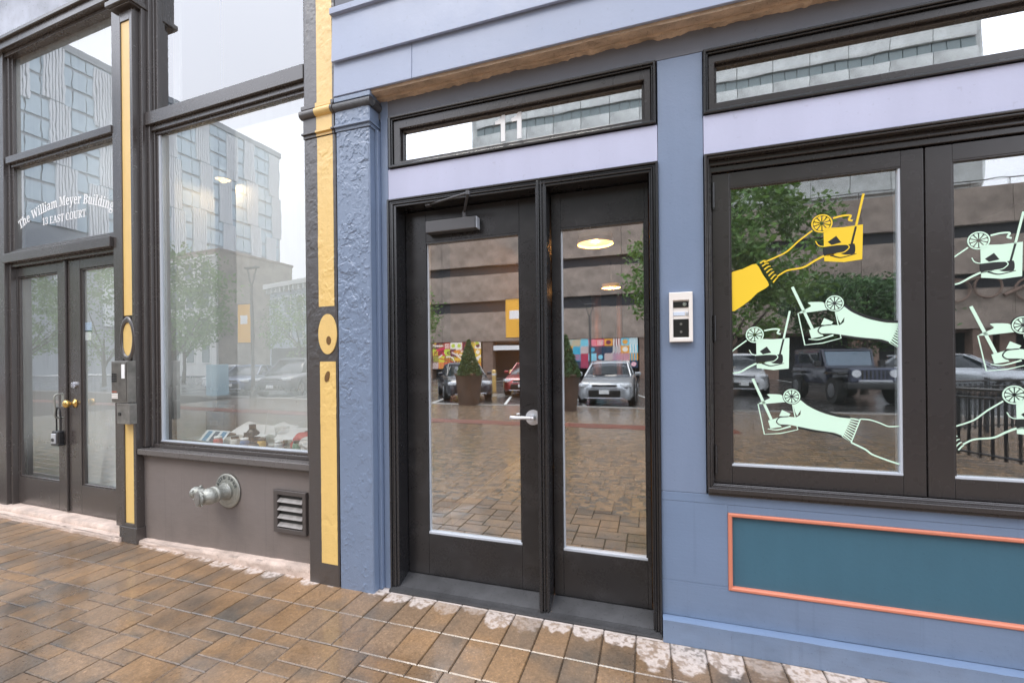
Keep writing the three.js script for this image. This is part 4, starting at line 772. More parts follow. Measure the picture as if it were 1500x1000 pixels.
  for (const [x, z, a, q] of [[-0.2, 0, 0.2, 0.05], [0.02, -0.04, -0.3, 0.09], [0.2, 0.03, 0.5, 0.05], [-0.35, -0.05, -0.1, 0.04]]) { const g = new THREE.PlaneGeometry(0.24, 0.17, 10, 6), p = g.attributes.position; for (let i = 0; i < p.count; i++) p.setZ(i, 0.02 + q * fbm(p.getX(i) * 6 + x, p.getY(i) * 6, 2, 171)); g.rotateX(-1.15); g.rotateY(a); g.translate(x, 0.055, z); g.computeVertexNormals(); part('sheet', g, M.vinylWhite, t); }
  t = put('red_bag', 'crumpled red plastic bag slumped near the right end of the shelf', 'bag', -0.29, -0.26); part('bag', lump(0.095, 0.065, 0.07, 7), bag, t); part('bag_knot', lump(0.03, 0.03, 0.02, 9).translate(-0.09, 0.0, 0.02), bag, t);
  t = put('red_bag', 'red package standing in the right corner behind the clear bag', 'bag', -0.10, -0.36, 0.2); part('package', new RoundedBoxGeometry(0.17, 0.115, 0.05, 3, 0.02).rotateZ(0.08).translate(0, 0.12, 0), bag, t); part('package_fold', bx(-0.08, 0.08, 0.0, 0.07, -0.02, 0.02, 0.01), clear, t);
  t = put('clear_bag', 'whitish crumpled plastic bag in the right corner of the shelf', 'bag', -0.15, -0.2); part('bag', lump(0.12, 0.06, 0.07, 13), clear, t); part('bag_knot', lump(0.035, 0.03, 0.03, 15).translate(0.06, 0.045, 0.01), clear, t);
  t = put('white_card', 'tilted white card between the two red bags', 'card', -0.225, -0.30); { const g = bx(-0.045, 0.045, 0, 0.07, 0, 0.002, 0); g.rotateZ(0.35); g.translate(0, 0.09, 0); part('card', g, M.vinylWhite, t); part('card_stand', bx(-0.01, 0.01, 0, 0.1, -0.01, -0.002, 0.002), M.vinylWhite, t); }
  t = put('cardboard_box', 'open brown cardboard box against the right side of the display', 'box', -0.2, -0.5); part('box_side', bx(-0.11, 0.11, 0, 0.29, -0.06, 0.06, 0.003), card, t); { const g = bx(-0.11, 0.11, 0, 0.07, 0, 0.004, 0); g.rotateX(0.6); g.translate(0, 0.288, 0.06); part('flap', g, card, t); }
  t = put('cardboard_box', 'grey cardboard box with a white label at the left end of the display', 'box', -1.42, -0.46, 0.15); part('box_side', bx(-0.09, 0.09, 0, 0.21, -0.06, 0.06, 0.003), std('greyCard', [0.15, 0.135, 0.12], { roughness: 0.9, map: rep(T.concrete, 3) }), t); part('paper_label', bx(-0.05, 0.03, 0.1, 0.14, 0.06, 0.0615, 0), M.metalGrey, t); { const g = bx(-0.09, 0.09, 0, 0.06, 0, 0.004, 0); g.rotateX(-0.7); g.translate(0, 0.21, -0.02); part('flap', g, M.greyCard, t); }
  t = put('black_bucket', 'small dark plastic bucket at the back right of the display', 'bucket', -0.40, -0.52); part('bucket', lathe([[0, 0.18], [0.075, 0.18], [0.098, 0.35], [0.102, 0.35], [0.102, 0.36], [0.096, 0.36], [0.09, 0.33], [0, 0.33]], 32), std('bucketDark', [0.06, 0.06, 0.06], { roughness: 0.5 }), t); part('stand', lathe([[0, 0], [0.06, 0], [0.06, 0.18], [0, 0.18]], 24), M.interiorPale, t);
  t = put('drinking_straw', 'thin white straw standing tilted among the bottles', 'straw', -0.76, -0.32); part('straw', rod([-0.012, 0, 0], [0.03, 0.22, 0], 0.004, 8), M.vinylWhite, t); part('straw_tip', rod([0.03, 0.22, 0], [0.042, 0.245, 0], 0.004, 8), M.vinylWhite, t);
}
{
  const [x, y, z] = toWorld(-1.42, 2.92, -0.5), t = thing('spot_lamp', 'small lit spot lamp hanging inside the big display window', 'spot lamp', [x, y, z], TURN);
  part('lamp_shade', lathe([[0.02, 0.12], [0.03, 0.11], [0.06, 0.02], [0.062, 0.0], [0.055, 0.02], [0.02, 0.105]], 28), M.metalGrey, t); part('lamp_diffuser', new THREE.SphereGeometry(0.042, 24, 14).translate(0, 0.02, 0), M.lampGlow, t); part('lamp_rod', cyl(0.005, 0.005, 2.1, 8).translate(0, 1.15, 0), M.black, t);
  const l = new THREE.PointLight(0xffdcae, 0.3); l.position.set(0, 0.02, 0); l.castShadow = true; t.add(l);
}
// behind the old doors: white board and cardboard leaning
{
  let [x, y, z] = toWorld(-2.36, 0.062, -0.24), t = thing('white_board', 'large white board leaning inside behind the right old door', 'board', [x, y, z], TURN + 0.1);
  { const g = bx(-0.28, 0.24, 0, 0.72, -0.01, 0.01, 0.003); g.rotateX(-0.14); part('board', g, M.whitePaint, t); const q = bx(-0.28, 0.24, 0.72, 0.735, -0.014, 0.014, 0.003); q.rotateX(-0.14); part('board_edge', q, M.bead, t); }
  [x, y, z] = toWorld(-2.36, 0.80, -0.36); t = thing('cardboard_box', 'flattened tan cardboard box propped above the white board inside', 'box', [x, y, z], TURN);
  { const g = bx(-0.18, 0.2, 0, 0.13, -0.02, 0.02, 0.003); g.rotateZ(0.22); part('box_side', g, M.cardboard, t); part('stand', bx(-0.03, 0.03, -0.74, 0.02, -0.05, -0.03, 0), M.interiorPale, t); }
}

// ================================================================ ACROSS THE STREET (seen in the glass)
std('garageConcrete', [0.38, 0.315, 0.27], { roughness: 0.85, map: rep(T.concrete, 0.25), bumpMap: rep(T.pit, 0.5), bumpScale: 0.01 });
std('garageColumn', [0.26, 0.18, 0.145], { roughness: 0.85, map: rep(T.concrete, 0.3) });
std('garageDark', [0.03, 0.03, 0.034], { roughness: 0.8 });
std('towerWhite', [0.60, 0.64, 0.64], { roughness: 0.5, map: rep(T.concrete, 0.1) });
std('towerGlass', [0.16, 0.20, 0.20], { roughness: 0.15 });
std('skyGlass', [0.45, 0.56, 0.63], { roughness: 0.2, metalness: 0.2 });
std('panelGrey', [0.34, 0.37, 0.40], { roughness: 0.6 });
std('panelPale', [0.74, 0.77, 0.80], { roughness: 0.5 });
std('beigeWall', [0.42, 0.38, 0.33], { roughness: 0.9, map: rep(T.concrete, 0.15) });
std('whiteWall', [0.6, 0.6, 0.58], { roughness: 0.8 });
std('blueGreyWall', [0.30, 0.35, 0.40], { roughness: 0.8 });
std('banner', [0.85, 0.45, 0.05], { roughness: 0.7, side: THREE.DoubleSide });
std('poleGrey', [0.09, 0.085, 0.08], { roughness: 0.5, metalness: 0.4 });
std('bark', [0.09, 0.07, 0.055], { roughness: 0.9, bumpMap: rep(T.pit, 4), bumpScale: 0.02 });
std('leaf', [0.12, 0.23, 0.05], { roughness: 0.75, transmission: 0.35, thickness: 0, side: THREE.DoubleSide });
std('leafDark', [0.06, 0.13, 0.04], { roughness: 0.8, transmission: 0.25, thickness: 0, side: THREE.DoubleSide });
std('planter', [0.10, 0.062, 0.043], { roughness: 0.6, map: rep(T.concrete, 1) });
std('tyre', [0.015, 0.015, 0.015], { roughness: 0.8 });
std('rim', [0.35, 0.35, 0.36], { roughness: 0.3, metalness: 0.8 });
std('carGlass', [0.02, 0.025, 0.03], { roughness: 0.05 });
std('lampGlass', [0.7, 0.72, 0.74], { roughness: 0.1 });

// ---- parking garage with murals in its ground floor
{
  const Z = 33, t = thing('parking_garage', 'long brown concrete parking garage with open slots and painted murals across the street', 'parking garage', [8, 0, Z]);
  const X0 = -34, X1 = 46, q = (n, g, m) => part(n, g, m, t);
  for (const [y0, y1] of [[3.15, 5.72], [6.7, 9.06], [9.86, 12.25]]) for (let x = X0; x < X1; x += 8) q('concrete_panel', bx(x + 0.012, x + 7.988, y0, y1, 0, 0.5, 0.02), M.garageConcrete);
  q('deck', [bx(X0, X1, 3.0, 3.4, 0.5, 14, 0), bx(X0, X1, 6.3, 6.6, 0.5, 14, 0), bx(X0, X1, 9.5, 9.8, 0.5, 14, 0), bx(X0, X1, 0, 12, 14, 14.5, 0)], M.garageColumn);
  q('slot_louvre', [bx(X0, X1, 5.72, 6.7, 0.32, 0.42, 0), bx(X0, X1, 9.06, 9.86, 0.32, 0.42, 0)], M.garageDark);
  q('column', [...Array(11)].map((_, i) => bx(X0 + i * 8 - 0.4, X0 + i * 8 + 0.4, -0.2, 11.5, 0.55, 1.2, 0.02)), M.garageColumn);
  for (const x of [-34, -27.6, -21.6, -17.2, -8.2, 0.5, 6.5, 12.5, 18.5, 24.5, 30.5, 36.5]) q('pier', bx(x - 0.5, x + 0.5, -0.2, 3.149, 0.1, 0.9, 0.02), M.garageColumn);
  q('ground_floor_wall', bx(X0, X1, -0.2, 3.14, 2.4, 2.6, 0), M.garageDark);
  q('roof_railing', [rod([X0, 12.75, 0.3], [X1, 12.75, 0.3], 0.04), ...[...Array(40)].map((_, i) => rod([X0 + i * 2, 12.2, 0.3], [X0 + i * 2, 12.75, 0.3], 0.03, 6))], M.poleGrey);
  const mural = (w, h, s, cols) => {
    const cv = document.createElement('canvas'); cv.width = w; cv.height = h; const c = cv.getContext('2d'); SEED = s;
    c.fillStyle = cols[0]; c.fillRect(0, 0, w, h);
    const n = 64;                                          // a patchwork of stripes, rings and blocks
    for (let y = 0; y < h; y += n) for (let x = 0; x < w; x += n) {
      const a = cols[Math.floor(rnd() * cols.length)], b = cols[Math.floor(rnd() * cols.length)], k = rnd(); c.fillStyle = a; c.fillRect(x, y, n, n); c.fillStyle = b; c.strokeStyle = b; c.lineWidth = 9; c.save(); c.beginPath(); c.rect(x, y, n, n); c.clip(); c.beginPath();
      if (k < 0.35) { for (let i = -n; i < n; i += 22) { c.moveTo(x + i, y); c.lineTo(x + i + n, y + n); } c.stroke(); } else if (k < 0.55) { for (let i = 0; i < n; i += 20) c.fillRect(x + i, y, 10, n); } else if (k < 0.75) { c.arc(x + n / 2, y + n / 2, 20, 0, 6.3); c.fill(); } else if (k < 0.88) { c.lineWidth = 6; c.strokeRect(x + 12, y + 12, n - 24, n - 24); c.strokeRect(x + 24, y + 24, n - 48, n - 48); }
      c.restore();
    }
    if (s === 31) for (let i = 0; i < 30; i++) { c.strokeStyle = cols[Math.floor(rnd() * cols.length)]; c.lineWidth = rr(8, 26); const x = rnd() * w, y = rnd() * h; c.beginPath(); c.moveTo(x, y); c.quadraticCurveTo(x + rr(-60, 90), y + rr(-80, 40), x + rr(-120, 160), y + rr(-90, 90)); c.stroke(); }
    const tx = new THREE.CanvasTexture(cv); tx.colorSpace = THREE.SRGBColorSpace; return tx;
  };
  const wall = (x0, x1, tx) => { const g = new THREE.BoxGeometry(x1 - x0, 2.35, 0.12); g.translate((x0 + x1) / 2, 1.93, 0.03); g.rotateY(0); const m = new THREE.MeshStandardMaterial({ map: tx, roughness: 0.7 }); q('mural_wall', g, m); };
  wall(-27, -22.2, mural(512, 256, 31, ['#c2452f', '#e08a2a', '#c9d94a', '#d62f52', '#f2e6d8', '#6c1f3a', '#e8b93a']));
  wall(-16.6, -8.8, mural(768, 256, 57, ['#3fa7c4', '#f0e8dc', '#d33c5a', '#e9a33a', '#7a2f45', '#7cc8d8', '#f0b9c0', '#263a52']));
  q('entrance_sign', bx(-21, -17.8, 2.35, 2.75, 0.0, 0.3, 0.02), M.whitePaint);
  q('wall_sculpture', [...[[11, 5.6], [12.6, 5.8], [14.6, 5.5]].map(([x, y]) => new THREE.TorusGeometry(0.7, 0.07, 8, 28).translate(x, y, -0.2)), rod([10.9, 6.1, -0.2], [13.6, 6.7, -0.2], 0.1), rod([13.4, 5.2, -0.2], [15.8, 6.5, -0.2], 0.12), rod([15.8, 5.2, -0.2], [17.8, 6.6, -0.2], 0.12)], M.garageColumn);
}
// ---- white banded office slab behind the garage
{
  const t = thing('office_slab', 'white office building with dark ribbon windows rising behind the parking garage', 'office building', [3.75, 0, 42]);
  const X0 = -21.8, X1 = 21.8, q = (n, g, m) => part(n, g, m, t);
  q('wall', bx(X0 + 0.3, X1 - 0.3, 0, 47, 0.35, 16, 0), M.towerWhite);
  const pw = (X1 - X0) / 15, panel = bx(0.02, pw - 0.02, 0, 3.06, 0, 0.4, 0.03), pane = bx(0.03, pw / 3 - 0.03, 0, 0.9, 0.22, 0.36, 0.01);
  for (let f = 0; f < 5; f++) {
    const y = 15.35 + f * 4;
    for (let i = 0; i < 15; i++) { q('wall_panel', panel, M.towerWhite).position.set(X0 + i * pw, y, 0); if (f < 4) for (let k = 0; k < 3; k++) q('window', pane, M.towerGlass).position.set(X0 + i * pw + k * pw / 3, y + 3.09, 0); }
  }
  q('corner', [bx(X1 + 0.02, X1 + 1.2, 15.35, 18.4, 1.2, 16, 0.5), bx(X1 + 0.02, X1 + 1.2, 19.35, 30.4, 1.2, 16, 0.5), bx(X0 - 1.2, X0 - 0.02, 19.35, 30.4, 1.2, 16, 0.5)], M.towerWhite);
}
// ---- glass tower at the end of the street
{
  const t = thing('glass_tower', 'tall pale glass tower with staggered white vertical panels down the street', 'tower', [-90, 0, 46], Math.PI / 2);
  // local x runs along world -z, local z faces the street
  const q = (n, g, m) => part(n, g, m, t), F = 3.25, H = 52.4;
  q('wall', [bx(-28, 26, 0, H - 1.2, -16, -0.3, 0), bx(-28.2, 26.2, H - 1.2, H, -16, 0.2, 0.05), bx(-14, -12.4, H, H + 1.5, -9, -2, 0)], M.panelGrey);
  const pane = bx(0.06, 1.74, 0.42, F - 0.08, -0.28, -0.12, 0), fin = bx(0.03, 0.29, 0.06, F * 3 - 0.1, -0.29, 0.2, 0.02);
  for (let f = 7; f < 16; f++) for (let i = 0; i < 30; i++) q('window', pane, M.skyGlass).position.set(-27.6 + i * 1.8, f * F, 0);
  for (let s = 2; s < 5; s++) for (let b = 0; b < 10; b++) for (let k = 0; k < 7; k++) q('white_panel', fin, M.panelPale).position.set(-27.4 + b * 5.4 + k * 0.37 + ((s + b) % 3 - 1) * 0.7, s * F * 3 + 2.2 + (b % 2) * 1.4, 0);
  q('podium_column', [...Array(8)].map((_, i) => bx(-26 + i * 6, -23.5 + i * 6, 8, 19, -0.29, 0.3, 0.02)), M.panelPale);
}
// ---- lower buildings before the tower
{
  let t = thing('party_wall_building', 'beige brick building with a blank side wall and a white windowed front before the tower', 'building', [-50, 0, 31.8]);
  part('wall', bx(-18, 0, 0, 14.7, 0.1, 10.2, 0.02), M.beigeWall, t); part('parapet', bx(-18.1, 0.1, 14.7, 15.0, 0.05, 10.3, 0.02), M.garageConcrete, t);
  part('front_wall', bx(-18, -0.3, 0, 14.2, -0.2, 0.09, 0.02), M.whiteWall, t);
  for (let f = 0; f < 4; f++) { part('string_course', bx(-18, -0.3, 4.0 + f * 3.3, 4.2 + f * 3.3, -0.4, -0.21, 0.02), M.whitePaint, t); for (let i = 0; i < 6; i++) { const w = part('window', bx(-2.7 - i * 2.8, -1.2 - i * 2.8, 1.5 + f * 3.3, 3.7 + f * 3.3, -0.3, -0.21, 0.02), M.whitePaint, t); part('window_pane', bx(-2.6 - i * 2.8, -1.3 - i * 2.8, 1.6 + f * 3.3, 3.6 + f * 3.3, -0.34, -0.305, 0), M.towerGlass, w); } }
  t = thing('cornice_building', 'low blue grey corner building with a bracketed cornice', 'building', [-36.5, 0, 30.6], 0.17);
  part('wall', bx(-5, 6, 0, 9.4, 0, 12, 0.02), M.blueGreyWall, t); part('cornice', [bx(-5.4, 6.4, 9.4, 9.9, -0.5, 12, 0.05), ...[...Array(14)].map((_, i) => bx(-5 + i * 0.82, -4.8 + i * 0.82, 8.9, 9.4, -0.4, 0, 0.03))], M.whiteWall, t);
  for (let f = 0; f < 2; f++) for (let i = 0; i < 5; i++) { const w = part('window', bx(-4.2 + i * 2.1, -3.0 + i * 2.1, 3.9 + f * 2.7, 5.7 + f * 2.7, -0.12, -0.01, 0.02), M.whiteWall, t); part('window_pane', bx(-4.1 + i * 2.1, -3.1 + i * 2.1, 4.0 + f * 2.7, 5.6 + f * 2.7, -0.16, -0.125, 0), M.towerGlass, w); }
  part('shop_band', bx(-4.6, 5.6, 0.4, 3, -0.1, -0.01, 0.02), M.garageDark, t);
}

// ---- trees: trunk, limbs and a crown of single leaves
const leafShape = (() => { const s = new THREE.PlaneGeometry(1, 0.5, 2, 1), p = s.attributes.position; for (let i = 0; i < p.count; i++) p.setZ(i, 0.14 * (1 - 4 * p.getX(i) * p.getX(i))); p.setY(0, p.getY(0) * 0.2); p.setY(2, p.getY(2) * 0.2); p.setY(3, p.getY(3) * 0.2); p.setY(5, p.getY(5) * 0.2); s.computeVertexNormals(); return s; })();
function leaves(n, spot, size, m, dark) {
  const o = new THREE.InstancedMesh(leafShape, m, n), d = new THREE.Object3D(), c = new THREE.Color();
  for (let i = 0; i < n; i++) { const [p, k] = spot(); d.position.set(...p); d.rotation.set(rr(-1.2, 1.2), rr(0, 6.3), rr(-1.2, 1.2)); d.scale.setScalar(size * rr(0.7, 1.3)); d.updateMatrix(); o.setMatrixAt(i, d.matrix); const v = rr(0.65, 1.35) * k; o.setColorAt(i, c.setRGB(v * rr(0.9, 1.15), v, v * rr(0.7, 1))); }
  o.castShadow = true; o.userData.kind = 'stuff'; return o;
}
function tree(label, x, z, base, top, rx, rz, n, m = M.leaf, y0 = 0) {
  const t = thing('street_tree', label, 'tree', [x, y0, z]), cy = (base + top) / 2, ry = (top - base) / 2;
  part('trunk', [rod([0, 0, 0], [0.05, base + ry * 0.5, 0], [0.13, 0.07], 10), ...[...Array(7)].map((_, i) => { const a = i * 0.9, h = base - 0.2 + i * 0.18; return rod([0.03, h, 0], [Math.cos(a) * rx * 0.7, h + ry * rr(0.5, 1.1), Math.sin(a) * rz * 0.7], [0.045, 0.012], 6); })], M.bark, t);
  const clumps = [...Array(64)].map(() => { const a = rr(0, 6.28), u = rr(-1, 1), k = Math.cbrt(rr(0.15, 1)), w = Math.sqrt(1 - u * u); return [Math.cos(a) * w * rx * k, cy + u * ry * k, Math.sin(a) * w * rz * k, rr(0.28, 0.62), rr(0.75, 1.25)]; });
  const c = leaves(n, () => { const [a, b, e, r, k] = clumps[Math.floor(rnd() * clumps.length)]; const g = () => (rnd() + rnd() + rnd() - 1.5) * 1.15; return [[a + g() * r, b + g() * r * 0.8, e + g() * r], k]; }, 0.15, m);
  c.name = 'crown'; t.add(c);
  return t;
}
SEED = 4242;
tree('bushy green street tree at the sidewalk edge opposite the entrance', 2.0, 10.2, 1.7, 6.3, 2.3, 1.9, 12000);
tree('darker street tree behind the parked jeep', 7.4, 16.2, 1.9, 4.4, 2.4, 1.8, 9000, M.leafDark);
tree('slim tree beside the parking garage entrance', -10.6, 15.2, 1.6, 5.0, 1.1, 1.1, 4000);
tree('tree by the kerb towards the beige building', -19.5, 9.2, 1.8, 6.3, 2.4, 2.3, 3600);
tree('tree in the row before the low corner building', -24.5, 20, 1.9, 6.0, 2.6, 2.4, 3200);
tree('farther tree down the street beside the white front', -31, 16.5, 1.8, 7.2, 2.8, 2.6, 3600);
tree('leafy tree in the row far down the street', -33, 9.5, 1.6, 7.5, 2.6, 2.5, 3600);
tree('last leafy tree seen down the street', -41, 12, 1.6, 9.5, 3.2, 3.0, 4000);
tree('low bushy tree at the end of the row down the street', -34, 13.5, 1.2, 8.5, 2.8, 2.8, 4000);
// ---- clipped conifers in tall planters
function topiary(x, z, label) {
  const t = thing('planter', label, 'planter', [x, 0, z], 0.1, 'planters at the sidewalk edge');
  const g = new THREE.CylinderGeometry(0.44, 0.34, 0.95, 4, 1).rotateY(Math.PI / 4).translate(0, 0.475, 0); g.computeVertexNormals(); part('pot', uvBox(g.toNonIndexed()), M.planter, t); part('pot_rim', ring(-0.33, 0.33, -0.33, 0.33, 0.05, 0, 0.06, 0.01).rotateX(-Math.PI / 2).translate(0, 0.93, 0), M.planter, t);
  part('stem', rod([0, 0.9, 0], [0, 1.7, 0], 0.03), M.bark, t);
  const c = leaves(2600, () => { const h = Math.pow(rnd(), 1.3), a = rr(0, 6.28), r = (1 - h) * 0.40 * Math.sqrt(rr(0.4, 1)) + 0.02; return [[Math.cos(a) * r, 0.93 + h * 1.1, Math.sin(a) * r], rr(0.7, 1.2)]; }, 0.085, M.leafDark); c.name = 'foliage'; t.add(c);
}
topiary(-5.4, 10.0, 'tapered brown planter with a clipped cone shrub facing the door');
topiary(-2.15, 9.1, 'tapered brown planter with a clipped cone shrub facing the narrow door leaf');

// ---- cars
function loft(sections) {                                 // sections: [x, halfWidth, yLow, yShoulder, yTop, topHalf]
  const pos = [], idx = [], ring8 = ([x, w, yl, ys, yt, tw]) => [[x, yl, -w * 0.9], [x, mix(yl, ys, 0.35), -w], [x, ys, -w * 0.97], [x, yt, -tw], [x, yt + 0.02, 0], [x, yt, tw], [x, ys, w * 0.97], [x, mix(yl, ys, 0.35), w], [x, yl, w * 0.9]];
  const R = sections.map(ring8), n = R[0].length;
  for (const r of R) for (const p of r) pos.push(...p);
  for (let i = 0; i + 1 < R.length; i++) for (let j = 0; j + 1 < n; j++) { const a = i * n + j, b = a + 1, c = a + n, e = c + 1; idx.push(a, b, e, a, e, c); }
  for (const s of [0, R.length - 1]) for (let j = 1; j + 1 < n; j++) s ? idx.push(s * n, s * n + j, s * n + j + 1) : idx.push(0, j + 1, j);
  const g = new THREE.BufferGeometry(); g.setAttribute('position', new THREE.Float32BufferAttribute(pos, 3)); g.setIndex(idx); g.computeVertexNormals();
  return uvBox(g);
}
const paints = {};
function car(name, label, category, paint, x, z, heading, k = {}) {
  // local +x is the nose; sits on the road
  const { L = 4.8, W = 1.84, H = 1.45, suv = false } = k, t = thing(name, label, category, [x, -0.126, z], heading, undefined), h = L / 2, w = W / 2, q = (n, g, m) => part(n, g, m, t);
  const m = paints[paint] ??= std('carPaint' + paint, { silver: [0.42, 0.44, 0.46], white: [0.62, 0.63, 0.64], dark: [0.025, 0.025, 0.035], red: [0.32, 0.025, 0.03], blue: [0.05, 0.08, 0.16] }[paint], { roughness: 0.3, metalness: paint === 'white' ? 0 : 0.5, clearcoat: 1, clearcoatRoughness: 0.05 });
  const hood = suv ? 0.98 : 0.86, belt = suv ? 1.08 : 0.95;
  q('body', loft([[-h, w * 0.75, 0.35, 0.6, 0.75, w * 0.6], [-h + 0.15, w * 0.93, 0.22, 0.72, belt, w * 0.8], [-h * 0.55, w, 0.2, 0.76, belt, w * 0.9], [0.3, w, 0.2, 0.74, belt - 0.02, w * 0.9], [h * 0.45, w, 0.2, 0.72, hood + 0.06, w * 0.88], [h - 0.35, w * 0.96, 0.2, 0.66, hood - 0.06, w * 0.82], [h - 0.08, w * 0.85, 0.22, 0.6, hood - 0.16, w * 0.72], [h, w * 0.7, 0.3, 0.52, 0.6, w * 0.6]]), m);
  const rear = suv ? -h + 0.25 : -h + 0.75;
  q('cabin_glass', loft([[rear, w * 0.8, belt - 0.1, belt, belt + 0.03, w * 0.7], [rear + (suv ? 0.3 : 0.75), w * 0.86, belt - 0.1, belt, H - 0.06, w * 0.66], [0.25, w * 0.87, belt - 0.1, belt, H - 0.04, w * 0.68], [h * 0.52, w * 0.86, hood, hood + 0.03, hood + 0.06, w * 0.78]]), M.carGlass);
  q('roof', loft([[rear + (suv ? 0.2 : 0.7), w * 0.68, H - 0.09, H - 0.07, H - 0.03, w * 0.6], [0.0, w * 0.7, H - 0.07, H - 0.04, H, w * 0.6], [0.36, w * 0.69, H - 0.1, H - 0.08, H - 0.04, w * 0.6]]), m);
  for (const s of [-1, 1]) {
    q('pillar', [rod([0.3, H - 0.06, s * w * 0.68], [h * 0.5, hood + 0.05, s * w * 0.85], 0.035), rod([-0.35, H - 0.06, s * w * 0.68], [-0.35, belt, s * w * 0.88], 0.03), rod([rear + 0.5, H - 0.1, s * w * 0.66], [rear + 0.05, belt, s * w * 0.82], 0.05)], m);
    q('headlight', new RoundedBoxGeometry(0.3, 0.13, 0.42, 2, 0.05).rotateY(s * 0.5).translate(h - 0.17, hood - 0.19, s * w * 0.66), M.lampGlass);
    q('tail_light', new RoundedBoxGeometry(0.14, 0.16, 0.3, 2, 0.04).translate(-h + 0.06, 0.78, s * w * 0.66), M.redTag);
    q('mirror', new RoundedBoxGeometry(0.12, 0.13, 0.2, 2, 0.04).translate(h * 0.36, belt + 0.05, s * (w + 0.08)), m);
    for (const a of [-1, 1]) { const wh = q('wheel', new THREE.CylinderGeometry(suv ? 0.36 : 0.33, suv ? 0.36 : 0.33, 0.23, 28).rotateX(Math.PI / 2).translate(a * L * 0.29 + (a > 0 ? 0.05 : 0), suv ? 0.36 : 0.33, s * (w - 0.1)), M.tyre); part('rim', new THREE.CylinderGeometry(0.22, 0.22, 0.24, 20).rotateX(Math.PI / 2).translate(a * L * 0.29 + (a > 0 ? 0.05 : 0), suv ? 0.36 : 0.33, s * (w - 0.09)), M.rim, wh); }
  }
  q('grille', [new RoundedBoxGeometry(0.1, 0.24, w * 1.1, 2, 0.04).translate(h - 0.03, 0.42, 0), new RoundedBoxGeometry(0.1, 0.08, w * 0.85, 2, 0.03).translate(h - 0.04, hood - 0.2, 0)], M.darkPlastic);
  q('bumper_trim', [new RoundedBoxGeometry(0.08, 0.03, w * 1.3, 2, 0.01).translate(h, 0.27, 0), new RoundedBoxGeometry(0.06, 0.02, w * 0.9, 1, 0.008).translate(h + 0.01, hood - 0.25, 0)], M.chrome);
  q('licence_plate', new RoundedBoxGeometry(0.02, 0.13, 0.32, 1, 0.005).translate(h + 0.03, 0.47, 0), M.whitePaint);
  q('wiper', rod([h * 0.5, hood + 0.1, -0.45], [h * 0.46, hood + 0.16, 0.1], 0.012, 6), M.darkPlastic);
  return t;
}
const FACE = Math.PI / 2;                                  // nose towards the shopfronts
car('parked_sedan', 'silver sedan parked nose towards the shopfronts beyond the kerb', 'car', 'silver', -1.35, 13.8, FACE);
car('parked_sedan', 'dark sedan parked behind the planter beyond the kerb', 'car', 'dark', -7.6, 14.4, FACE - 0.55);
car('parked_sedan', 'red car parked beside the painted hatching', 'car', 'red', -5.25, 17.0, FACE - 0.1);
car('parked_suv', 'white sport utility car parked left of the jeep', 'car', 'white', 3.9, 19.3, FACE + 0.1, { suv: true, H: 1.72, W: 1.9 });
car('parked_suv', 'silver sport utility car parked beyond the patio fence', 'car', 'silver', 11.6, 19.2, FACE - 0.95, { suv: true, H: 1.6 });
car('parked_sedan', 'dark blue sedan parked far down the street', 'car', 'blue', -21.5, 14.2, FACE - 0.5);
car('parked_suv', 'dark sport utility car parked far down the street', 'car', 'dark', -17.6, 13.6, FACE - 0.4, { suv: true, H: 1.75 });
car('parked_sedan', 'white sedan parked far down the street', 'car', 'white', -25.8, 16.5, FACE - 0.5);
